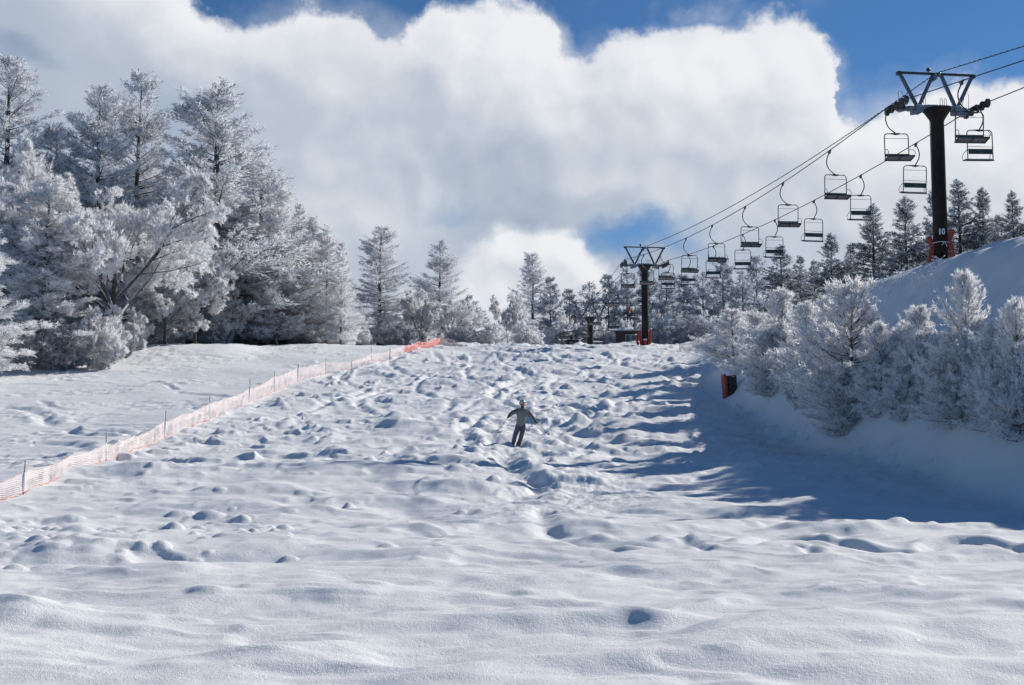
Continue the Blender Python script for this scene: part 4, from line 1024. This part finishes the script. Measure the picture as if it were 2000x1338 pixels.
def trunk_sticks(rng, H_, r0, lean=0.02, seg=14):
    z = np.linspace(0, H_, seg+1); wob = np.cumsum(rng.normal(size=(seg+1, 2))*lean*H_/seg, 0); wob -= wob[0]
    P = np.column_stack([wob, z]); rr = r0*(1-(z/H_))**0.8+0.008
    V_, F_ = sticks(P[:-1], P[1:], rr[:-1], rr[1:], 8)
    return P, V_, F_, lambda q: np.column_stack([np.interp(q, z, P[:, 0]), np.interp(q, z, P[:, 1]), q])
def conifer(seed, H_, Rm, shape, nlimb, br_n, bl_n, bl, bw, clear=0.05, el=(35, -5), up=0.15, gap=0.0, clump=0, scatter=0.6, uplift=0.2, r0=None, branch_ang=52, tw=0.30, jag=0.35, needle_mi=0, min_br=0.10, flatten=0.35, tm=None, cm=None, lead=0.0):
    rng = np.random.default_rng(seed)
    P, tv, tf, along = trunk_sticks(rng, H_, r0 or H_*0.016)
    z = clear*H_+(H_*(1-clear))*np.sort(rng.random(nlimb))**0.92*(0.985-lead)
    t = z/H_
    az = np.arange(nlimb)*2.399+rng.normal(size=nlimb)*0.5
    # lopsided, gappy outline
    ph = rng.random(6)*6.28
    irr = 1+jag*(0.6*np.sin(t*17+ph[0]+2*np.sin(az+ph[1]))+0.5*np.sin(t*31+az*2+ph[2]))+0.18*rng.normal(size=nlimb)
    L = Rm*shape(t)*np.clip(irr, 0.25, 1.5)+0.05*Rm*0.5
    if gap: keep = rng.random(nlimb) > gap*(np.sin(t*23+az+ph[3]) > 0.2); z, t, az, L = z[keep], t[keep], az[keep], L[keep]; nlimb = len(z)
    e0 = np.radians(el[1]+(el[0]-el[1])*t**1.6+rng.normal(size=nlimb)*6)
    K = 5; out = np.column_stack([np.cos(az), np.sin(az), np.zeros(nlimb)]); S0 = along(z)
    sL = np.linspace(0, 1, K+1)
    def limb(s):   # (nlimb, k) -> positions
        r_ = L[:, None]*s; zz = np.tan(e0)[:, None]*r_+up*L[:, None]*s**2.2
        return S0[:, None, :]+out[:, None, :]*r_[..., None]+np.array([0, 0, 1.0])*zz[..., None]
    LP_ = limb(np.broadcast_to(sL, (nlimb, K+1)))
    rad = (0.012*L+0.012)[:, None]*(1-sL*0.8)[None, :]
    A = LP_[:, :-1].reshape(-1, 3); B = LP_[:, 1:].reshape(-1, 3)
    lv, lf = sticks(A, B, rad[:, :-1].ravel(), rad[:, 1:].ravel(), 4)
    # branchlets
    nb = np.maximum(3, (br_n*L/Rm*0.9+br_n*0.25).astype(int)); li = np.repeat(np.arange(nlimb), nb); n = len(li)
    s = 0.12+0.88*rng.random(n)**0.75
    bp = limb(np.stack([np.zeros(nlimb)], 1))[li][:, 0]*0
    r_ = L[li]*s; zz = np.tan(e0)[li]*r_+up*L[li]*s**2.2
    bp = S0[li]+out[li]*r_[:, None]; bp[:, 2] += zz
    sd_ = np.where(rng.random(n) < 0.5, -1, 1); ang = np.radians(branch_ang+rng.normal(size=n)*14)*np.clip(1.15-0.5*s, 0.3, 1.1)
    sv_ = np.column_stack([-out[li][:, 1], out[li][:, 0], np.zeros(n)])
    bd = out[li]*np.cos(ang)[:, None]+sv_*(np.sin(ang)*sd_)[:, None]; bd[:, 2] += np.tan(e0)[li]*0.6+uplift*0.5+rng.normal(size=n)*flatten*0.5
    bd = unit(bd); bL = np.maximum(min_br*Rm, tw*L[li]*(1.15-0.8*s))*(0.6+0.8*rng.random(n))
    be = bp+bd*bL[:, None]; be[:, 2] -= 0.06*bL
    bv, bf = sticks(bp, be, 0.010*bL**0.5+0.003, 0.004, 3)
    # twigs along the branchlets
    m = np.maximum(3, (bl_n*(0.35+bL/bL.mean()*0.65)).astype(int)); ti = np.repeat(np.arange(n), m); q = len(ti); tq = 0.1+0.95*rng.random(q)
    tp = bp[ti]+(be-bp)[ti]*tq[:, None]+rng.normal(size=(q, 3))*0.25*bl
    td = bd[ti]*1.0+rdir(rng, q)*scatter; td[:, 2] += uplift; ll = bl*(0.5+0.9*rng.random(q))
    kv, kf = kites(tp, td, ll, bw*(0.7+0.6*rng.random(q)), rng)
    parts = [(kv, kf, needle_mi), (bv, bf, 1)]
    # the leader
    nl = 60; lp = along(np.full(nl, 1.0)*H_*(0.93+0.07*rng.random(nl))); ld = rdir(rng, nl)*0.8; ld[:, 2] += 0.7
    kv, kf = kites(lp, ld, bl*1.1, bw, rng); parts.append((kv, kf, needle_mi))
    if clump:
        # cushions of snow lying on the limbs
        nc_ = int(clump*n); ci = rng.integers(0, n, nc_); cp = bp[ci]+(be-bp)[ci]*rng.random(nc_)[:, None]; cp[:, 2] += 0.35*bl
        cd = bd[ci].copy(); cd[:, 2] *= 0.5
        cv_, cf_ = kites(cp, cd, bl*(0.9+1.2*rng.random(nc_)), bl*(0.35+0.4*rng.random(nc_)), rng, flat=np.array([0.15, 0.1, 1.0]))
        parts.append((cv_, cf_, 2))
    T = join([(tv, tf, 0), (lv, lf, 0)]); Cn = join(parts)
    rr_ = np.percentile(np.hypot(Cn[0][:, 0], Cn[0][:, 1]), 99)
    return Proto(T, Cn, H_, rr_, tm, cm)
def broadleaf(seed, H_, Rm, levels, bl, bw, tm, cm, fork=0.16, spread=(22, 75), upb=0.35, stems=1, flat=1.0):
    """a rimed deciduous tree: limbs fork again and again and end in crowds of white twigs; twigs are kept inside an uneven crown"""
    rng = np.random.default_rng(seed); A = []; B = []; RA = []; RB = []
    tv_parts = []
    n0 = 7*stems
    base = np.column_stack([rng.normal(size=n0)*0.04*Rm, rng.normal(size=n0)*0.04*Rm, H_*(fork+0.22*rng.random(n0))]) if stems == 1 else np.column_stack([rng.normal(size=n0)*0.10*Rm, rng.normal(size=n0)*0.10*Rm, np.full(n0, 0.0)])
    tv, tf = sticks(np.array([[0, 0, 0.0], [0, 0, H_*fork]]), np.array([[0, 0, H_*fork], [0.0, 0, H_*(fork+0.25)]]), np.array([0.022*H_, 0.017*H_]), np.array([0.017*H_, 0.008*H_]), 8)
    tv_parts.append((tv, tf, 0))
    pos = base; az = np.arange(n0)*2.399+rng.normal(size=n0)*0.3; inc = np.radians(rng.uniform(*spread, n0))
    dirs = np.column_stack([np.cos(az)*np.sin(inc), np.sin(az)*np.sin(inc), np.cos(inc)])
    hs = H_*(1-fork)*0.5; cz = H_*(fork*0.75)+hs
    def reach(p, d):   # distance from p along d to the crown ellipsoid
        c = (p-np.array([0, 0, cz]))/np.array([Rm, Rm, hs*1.02]); e = d/np.array([Rm, Rm, hs*1.02])
        a = (e*e).sum(1); b_ = (c*e).sum(1); cc = (c*c).sum(1)-1
        return (-b_+np.sqrt(np.maximum(b_*b_-a*cc, 0)))/a
    length = reach(pos, dirs)*rng.uniform(0.62, 0.9, n0); rad = np.full(n0, 0.0085*H_)
    for lv_ in range(len(levels)+1):
        n = len(pos); bend = rdir(rng, n)*0.18; bend[:, 2] += 0.10
        mid = pos+dirs*length[:, None]*0.5+bend*length[:, None]*0.35; end = pos+unit(dirs+bend*1.2)*length[:, None]
        sides = 5 if lv_ == 0 else (4 if lv_ == 1 else 3)
        a = sticks(pos, mid, rad, rad*0.7, sides); b_ = sticks(mid, end, rad*0.7, rad*0.32, sides)
        (tv_parts if lv_ < 2 else B).append((a[0], a[1], 0 if lv_ < 2 else 1)); (tv_parts if lv_ < 2 else B).append((b_[0], b_[1], 0 if lv_ < 2 else 1))
        if lv_ == len(levels): break
        k = levels[lv_]; pi = np.repeat(np.arange(n), k); q = len(pi); s = 0.22+0.78*rng.random(q)
        p = np.where((s < 0.5)[:, None], pos[pi]+(mid-pos)[pi]*(s*2)[:, None], mid[pi]+(end-mid)[pi]*(s*2-1)[:, None])
        d = unit(dirs[pi]*0.9+rdir(rng, q)*0.85+np.array([0, 0, upb*0.35]))
        nl = length[pi]*rng.uniform(0.32, 0.60, q)*(1.1-0.35*s)
        rch = reach(p, d); nl = np.minimum(nl, np.maximum(rch*rng.uniform(0.7, 1.12, q), 0.02*Rm))
        rad = np.maximum(rad[pi]*0.42, 0.006); pos, dirs, length = p, d, nl
    n = len(pos); k = 12; pi = np.repeat(np.arange(n), k); q = len(pi); s = 0.15+0.9*rng.random(q)
    p = pos[pi]+dirs[pi]*(length[pi]*s)[:, None]
    d = dirs[pi]+rdir(rng, q)*0.75+np.array([0, 0, upb])
    kv, kf = kites(p, d, bl*(0.5+rng.random(q)), bw*(0.7+0.6*rng.random(q)), rng)
    Cn = join([(kv, kf, 0)]+B); T = join(tv_parts)
    return Proto(T, Cn, H_, Rm*1.04, tm, cm)
cone = lambda p, lo=0.0: (lambda t: np.clip(1-t, 0, 1)**p*np.clip(t/0.10+lo, 0, 1))
TMB = [M['bark']]; TMP = [M['bark_pale']]
def shp_old(t): return np.clip((1-t)**0.80*1.1, 0, 1)*np.clip(0.6+t*2.2, 0, 1)
def shp_larch(t): return np.clip((1-t)**0.8, 0, 1)*np.clip(0.6+t*3, 0, 1)
def shp_young(t): return np.clip((1-t), 0, 1)**1.05
OLD = [conifer(11+k, 20, 5.2, shp_old, 240, 22, 25, 0.29, 0.055, clear=0.06, el=(42, -8), up=0.16, gap=0.55, jag=0.38, scatter=0.8, uplift=0.12, r0=0.36, tw=0.34, flatten=0.35, tm=TMB, cm=[M['rime_blue'], M['rimed_stick']]) for k in range(3)]
LARCH = [conifer(31+k, 16, 3.6, shp_larch, 190, 18, 26, 0.27, 0.048, clear=0.04, el=(38, 2), up=0.10, gap=0.25, jag=0.28, scatter=0.8, uplift=0.18, r0=0.20, tw=0.32, tm=TMP, cm=[M['rime'], M['rimed_stick']]) for k in range(3)]
FARL = [conifer(41+k, 12, 3.3, shp_larch, 110, 14, 14, 0.36, 0.09, clear=0.10, el=(35, 5), up=0.15, gap=0.5, jag=0.35, scatter=0.8, uplift=0.15, r0=0.18, tw=0.34, tm=TMB, cm=[M['rime_thin_shaded'], M['rimed_stick']]) for k in range(2)]
SPRUCE = [conifer(51+k, 7, 1.9, shp_young, 190, 14, 15, 0.16, 0.036, clear=0.0, el=(48, 2), up=0.10, gap=0.25, jag=0.20, clump=2.4, scatter=0.65, uplift=0.05, r0=0.10, tw=0.36, min_br=0.06, lead=0.03, tm=TMB, cm=[M['needles'], M['bark'], M['snow_clump']]) for k in range(3)]
BUSH = [conifer(61+k, 4.2, 1.9, lambda t: np.clip(1-t, 0, 1)**0.85*np.clip(0.6+t*2, 0, 1), 190, 18, 14, 0.15, 0.030, clear=0.0, el=(55, -2), up=0.25, gap=0.35, jag=0.42, scatter=0.75, uplift=0.40, r0=0.05, tw=0.34, min_br=0.09, flatten=0.7, tm=TMP, cm=[M['rime_bush'], M['rimed_stick']]) for k in range(3)]
BROAD = [broadleaf(71, 15, 7.2, (9, 8, 7, 5), 0.24, 0.034, TMB, [M['rime'], M['rimed_stick']]), broadleaf(72, 14, 6.0, (9, 8, 7, 5), 0.24, 0.034, TMB, [M['rime'], M['rimed_stick']], fork=0.10)]
SHRUB = [broadleaf(81, 6, 3.3, (7, 6, 6), 0.30, 0.05, TMP, [M['rime'], M['rimed_stick']], fork=0.02, stems=2), broadleaf(82, 7, 3.4, (7, 6, 6), 0.30, 0.05, TMP, [M['rime_thin_shaded'], M['rimed_stick']], fork=0.06, stems=2)]
_tr = random.Random(3)
def tree(kind, name, px, top, Y, hw, label, cat, group=None, var=0, base=None, rot=None):
    """px, top, hw: where the photograph shows its axis, tip and half width; Y: its distance"""
    p = at(px, top, Y); x = p.x; z = gz(x, Y); pr = kind[var % len(kind)]
    if kind is OLD: hw *= 1.95 if (px < 560 and Y < 111) else 1.45
    if kind is FARL: hw *= 1.35
    return pr.place(name, x, Y, z, p.z-z+0.15, hw*Y/FPX, rot if rot is not None else _tr.uniform(0, 6.28), label, cat, group)
GW = 'rimed trees of the left wood'
# front of the left wood
tree(BROAD, 'broadleaf_tree', 232, 268, 85, 235, 'huge round crowned tree white with rime, in front of the left wood', 'tree', GW)
tree(BROAD, 'broadleaf_tree', 20, 262, 88, 170, 'wide rimed tree with rounded top at the left edge below the tall conifer', 'tree', GW, 1)
tree(LARCH, 'rimed_larch', 95, 350, 81.5, 150, 'dense feathery rimed larch before the big round tree, near the left edge', 'tree', GW, 0)
tree(LARCH, 'rimed_larch', -45, 370, 74, 125, 'bright rimed boughs reaching in from the left edge, nearest of the wood', 'tree', GW, 1)
tree(SHRUB, 'rimed_shrub', 205, 590, 82, 62, 'low rimed bush with dark stem at the foot of the big round tree', 'shrub', GW, 0)
tree(SHRUB, 'rimed_shrub', 120, 600, 80.5, 75, 'low rimed bush at the wood edge under the feathery larch', 'shrub', GW, 1)
tree(SHRUB, 'rimed_shrub', 10, 600, 80.0, 85, 'low rimed bush at the wood edge in the left corner', 'shrub', GW, 0)
tree(BROAD, 'broadleaf_tree', 385, 470, 95, 92, 'medium round rimed tree on the right flank of the huge round tree', 'tree', GW, 1)
tree(BROAD, 'broadleaf_tree', 325, 520, 93, 82, 'small round rimed tree with forked stem under the huge round tree', 'tree', GW, 0)
for k, (px, top, Y, hw) in enumerate([(262, 600, 90, 44), (300, 612, 94, 40), (345, 600, 97, 46), (405, 590, 99, 44), (440, 560, 101, 50), (240, 640, 87, 30)]):
    tree(SHRUB, 'rimed_shrub', px, top, Y, hw, ['rimed bush in the hollow right of the low dark stemmed bush', 'small rimed bush second in the hollow below the round tree', 'rimed bush third along the hollow edge', 'rimed bush fourth along the hollow edge', 'rimed bush below the broad shaggy conifer', 'tiny rimed bush at the mouth of the hollow'][k], 'shrub', GW, k)
# tall old conifers behind
tree(OLD, 'old_conifer', 15, 122, 97, 105, 'very tall shaggy conifer at the left edge, its top the highest of the wood', 'tree', GW, 0)
tree(OLD, 'old_conifer', 195, 172, 98, 85, 'tall shaggy conifer just left of the twin tops above the round tree', 'tree', GW, 1)
tree(OLD, 'old_conifer', 272, 148, 104, 78, 'tall narrow topped conifer right behind the round tree, second highest tip', 'tree', GW, 2)
tree(OLD, 'old_conifer', 428, 180, 103, 128, 'broad dark shaggy conifer with a lone spiky tip right of the round tree', 'tree', GW, 1, rot=1.0)
tree(OLD, 'old_conifer', 120, 250, 100, 90, 'shaggy conifer sunk between the left edge conifer and the round tree', 'tree', GW, 2)
tree(OLD, 'old_conifer', 515, 315, 107, 85, 'rimed conifer on the right shoulder of the broad shaggy conifer', 'tree', GW, 0)
tree(LARCH, 'rimed_larch', 545, 345, 104, 85, 'slender pale larch right of the shoulder conifer, dark trunk showing below', 'tree', GW, 2)
tree(LARCH, 'rimed_larch', 480, 400, 106, 85, 'pale larch filling below the broad shaggy conifer', 'tree', GW, 0)
tree(LARCH, 'rimed_larch', 585, 400, 109, 70, 'pale larch stepping down right of the slender one', 'tree', GW, 1)
tree(LARCH, 'rimed_larch', 613, 425, 108, 60, 'pale thin topped larch, third from the right end of the left wood', 'tree', GW, 0)
tree(LARCH, 'rimed_larch', 640, 440, 106, 66, 'pale thin topped larch, second from the right end of the left wood', 'tree', GW, 2)
tree(LARCH, 'rimed_larch', 668, 475, 104, 50, 'pale larch ending the left wood beside the open gap', 'tree', GW, 1)
# dim rows deeper in the wood
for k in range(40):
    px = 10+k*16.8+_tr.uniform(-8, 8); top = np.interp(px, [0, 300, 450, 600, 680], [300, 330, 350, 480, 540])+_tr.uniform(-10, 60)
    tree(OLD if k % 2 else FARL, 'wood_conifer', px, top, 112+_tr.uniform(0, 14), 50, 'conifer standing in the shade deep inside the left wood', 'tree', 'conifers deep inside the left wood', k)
for k in range(30):
    px = 150+k*18.5+_tr.uniform(-8, 8)
    tree(SHRUB, 'wood_shrub', px, 600+_tr.uniform(-15, 25), 108+_tr.uniform(0, 4), 34, 'low rimed undergrowth bush along the foot of the left wood', 'shrub', 'undergrowth bushes of the left wood', k)
# middle group
GM = 'rimed trees in the middle of the crest'
tree(OLD, 'old_conifer', 742, 446, 122, 72, 'dark open conifer with thick trunk and bare lower limbs right of the left wood', 'tree', GM, 0, rot=2.0)
tree(OLD, 'old_conifer', 857, 472, 128, 58, 'open conifer with ragged boughs, second in the middle group', 'tree', GM, 2)
tree(BROAD, 'broadleaf_tree', 885, 562, 117, 66, 'rounded rimed tree under the ragged conifer', 'tree', GM, 0)
tree(BROAD, 'broadleaf_tree', 820, 555, 120, 48, 'rounded rimed tree between the two middle conifers', 'tree', GM, 1)
tree(SHRUB, 'rimed_shrub', 958, 622, 112, 42, 'low rimed bush hugging the crest right of the net fence end', 'shrub', GM, 0)
tree(SHRUB, 'rimed_shrub', 900, 628, 110, 36, 'low rimed bush behind the end of the net fence', 'shrub', GM, 1)
tree(SHRUB, 'rimed_shrub', 700, 630, 112, 34, 'low rimed bush left of the thick trunked conifer', 'shrub', GM, 0)
tree(SHRUB, 'rimed_shrub', 780, 615, 114, 42, 'low rimed bush right of the thick trunked conifer', 'shrub', GM, 1)
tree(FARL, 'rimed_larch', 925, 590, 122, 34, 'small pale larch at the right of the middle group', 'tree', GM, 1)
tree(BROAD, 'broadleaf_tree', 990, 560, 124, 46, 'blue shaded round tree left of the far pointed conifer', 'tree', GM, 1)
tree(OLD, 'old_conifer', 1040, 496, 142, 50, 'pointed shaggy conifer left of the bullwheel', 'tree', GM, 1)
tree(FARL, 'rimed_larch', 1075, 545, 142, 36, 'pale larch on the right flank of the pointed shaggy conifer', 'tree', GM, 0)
tree(SHRUB, 'rimed_shrub', 1030, 622, 116, 42, 'low rimed bush before the pointed shaggy conifer', 'shrub', GM, 0)
GF = 'hazy rimed larches behind the lift'
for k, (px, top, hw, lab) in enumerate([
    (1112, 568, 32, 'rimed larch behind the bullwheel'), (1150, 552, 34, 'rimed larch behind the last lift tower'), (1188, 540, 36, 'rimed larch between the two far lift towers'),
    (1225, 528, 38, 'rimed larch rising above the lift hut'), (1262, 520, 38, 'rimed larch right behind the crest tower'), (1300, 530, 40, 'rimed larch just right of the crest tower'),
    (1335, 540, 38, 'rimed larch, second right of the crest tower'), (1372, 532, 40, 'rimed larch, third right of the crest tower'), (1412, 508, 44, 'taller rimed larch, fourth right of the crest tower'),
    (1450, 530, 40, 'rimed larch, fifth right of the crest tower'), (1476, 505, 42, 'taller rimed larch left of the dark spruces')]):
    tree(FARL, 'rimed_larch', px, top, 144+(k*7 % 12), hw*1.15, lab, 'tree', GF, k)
for k in range(12):
    tree(SHRUB, 'crest_shrub', 1090+k*35+_tr.uniform(-8, 8), 612+_tr.uniform(-12, 14), 137+_tr.uniform(0, 6), 40, 'rimed undergrowth bush in the row behind the lift', 'shrub', 'undergrowth bushes behind the lift', k)
tree(SHRUB, 'rimed_shrub', 1352, 606, 108, 62, 'broad blue shaded bush right of the crest tower', 'shrub', None, 1)
# young spruces on the shelf behind the bank
GS = 'young spruces behind the snow bank'
for k, (px, top, hw, Y, lab) in enumerate([
    (1525, 478, 44, 82, 'dark young spruce, first of the row on the left'), (1562, 500, 36, 88, 'young spruce just right of the first dark one'),
    (1590, 508, 30, 92, 'thin young spruce with bare leader, third from the left'), (1622, 455, 44, 80, 'young spruce with tall leader left of the paler one'),
    (1660, 478, 36, 80, 'pale young spruce between two darker ones'), (1703, 400, 52, 74, 'broad dark young spruce below the fifth chair from tower 10'),
    (1766, 384, 60, 72, 'tall bluish young spruce left of tower 10'), (1822, 372, 46, 71, 'young spruce partly hidden by the pole of tower 10'),
    (1872, 352, 56, 62, 'tallest young spruce just right of tower 10'), (1918, 366, 46, 62, 'pointed young spruce second right of tower 10'),
    (1948, 420, 30, 60, 'small young spruce second from the right edge'), (1977, 374, 42, 58, 'slim young spruce at the right edge'), (2030, 380, 50, 57, 'young spruce cut by the right edge')]):
    lab = lab.replace('fifth chair from', 'chairs left of')
    tree(SPRUCE, 'young_spruce', px, top, Y, hw*1.5, lab, 'spruce', GS, k)
for k, (x, y, h_) in enumerate([(22.0, 45, 6.5), (23.8, 49.5, 7), (21.2, 41.5, 5.5), (25.5, 54, 7), (20.6, 37, 5)]):   # outside the frame: they shade the upper bank
    SPRUCE[k % 3].place('young_spruce', x, y, gz(x, y), h_, h_*0.27, k, 'young spruce above the bank beyond the right edge', 'spruce', 'young spruces beyond the right edge')
# frosted bushes on the face of the bank: (x, tip, foot, half width)
GB = 'rimed young larches on the face of the bank'
for k, (px, top, foot, hw, lab) in enumerate([
    (1432, 610, 712, 48, 'leftmost rimed bush on the bank, above the padded post'), (1478, 618, 740, 40, 'small rimed bush second from the left on the bank'),
    (1530, 575, 745, 56, 'rimed young larch with upright tips, left part of the bank'), (1578, 600, 770, 52, 'rimed young larch between the upright tipped one and the widest'),
    (1668, 562, 812, 78, 'widest and brightest rimed young larch in the middle of the bank'), (1622, 590, 800, 58, 'rimed young larch on the left side of the widest one'),
    (1722, 640, 822, 48, 'drooping rimed bush on the right side of the widest one'), (1800, 612, 800, 48, 'thin bluish rimed larch right of the widest one'),
    (1775, 690, 830, 50, 'low rimed bush at the foot of the thin bluish larch'), (1892, 545, 815, 58, 'tall sunlit pointed rimed larch near the right edge'),
    (1868, 660, 842, 56, 'low wide rimed bush under the tall sunlit one'), (1945, 640, 840, 56, 'rimed bush between the tall sunlit one and the frame edge'),
    (1992, 600, 850, 56, 'rimed bush cut by the right edge'), (1505, 650, 775, 36, 'low rimed bush in the gap right of the padded post'),
    (1650, 720, 850, 46, 'low bright rimed bush at the foot of the widest one')]):
    gx_, gy_ = ground_px(px, foot); p = at(px, top, gy_)
    BUSH[k % 3].place('rimed_bush', gx_, gy_, gz(gx_, gy_), p.z-gz(gx_, gy_)+0.15, hw*1.7*gy_/FPX, k*1.3, lab, 'bush', GB)
for k, (px, foot, hg, hw, lab) in enumerate([
    (1560, 800, 1.5, 40, 'low ragged rimed shrub near the bank foot, right of the padded post'),
    (1760, 760, 2.2, 44, 'ragged rimed shrub high on the bank between two young larches'), (1480, 700, 2.0, 46, 'ragged rimed shrub high on the bank above the padded post')]):
    gx_, gy_ = ground_px(px, foot)
    SHRUB[0].place('bank_shrub', gx_, gy_, gz(gx_, gy_), hg, hw*gy_/FPX, k*1.9, lab, 'shrub', 'ragged rimed shrubs on the bank')
# dry frosted stalks on the edge of the bank
M['stalk'] = mat('frosted_stalk', (0.74, 0.73, 0.74), 0.8, frost=0.8)
for k in range(34):
    px = _tr.uniform(1620, 1880); py = np.interp(px, [1620, 1740, 1830, 1900], [610, 565, 545, 540])+_tr.uniform(-14, 26)
    gx_, gy_ = ground_px(px, py); z_ = gz(gx_, gy_); b = MB(); hh = _tr.uniform(0.3, 0.85); ln = _tr.uniform(-0.35, 0.35)
    pts_ = [(0, 0, -0.1), (ln*0.3*hh, 0, hh*0.5), (ln*hh, 0.02, hh), (ln*hh*1.6+0.04, 0.02, hh*1.04)]
    b.tube(pts_, [0.014, 0.012, 0.011, 0.016], 5)
    for j in range(3):
        s_ = _tr.uniform(0.35, 0.95); a_ = _tr.choice((-1, 1))*_tr.uniform(0.06, 0.2); b.tube([(ln*hh*s_*0.8, 0, hh*s_), (ln*hh*s_*0.8+a_, 0.02, hh*s_+abs(a_)*0.9)], [0.010, 0.012], 4)
    tag(b.build('dry_stalk', M['stalk'], None, (gx_, gy_, z_)), 'thin frosted dry stalk poking out of the bank below tower 10', 'dry stalk', 'frosted dry stalks on the bank')
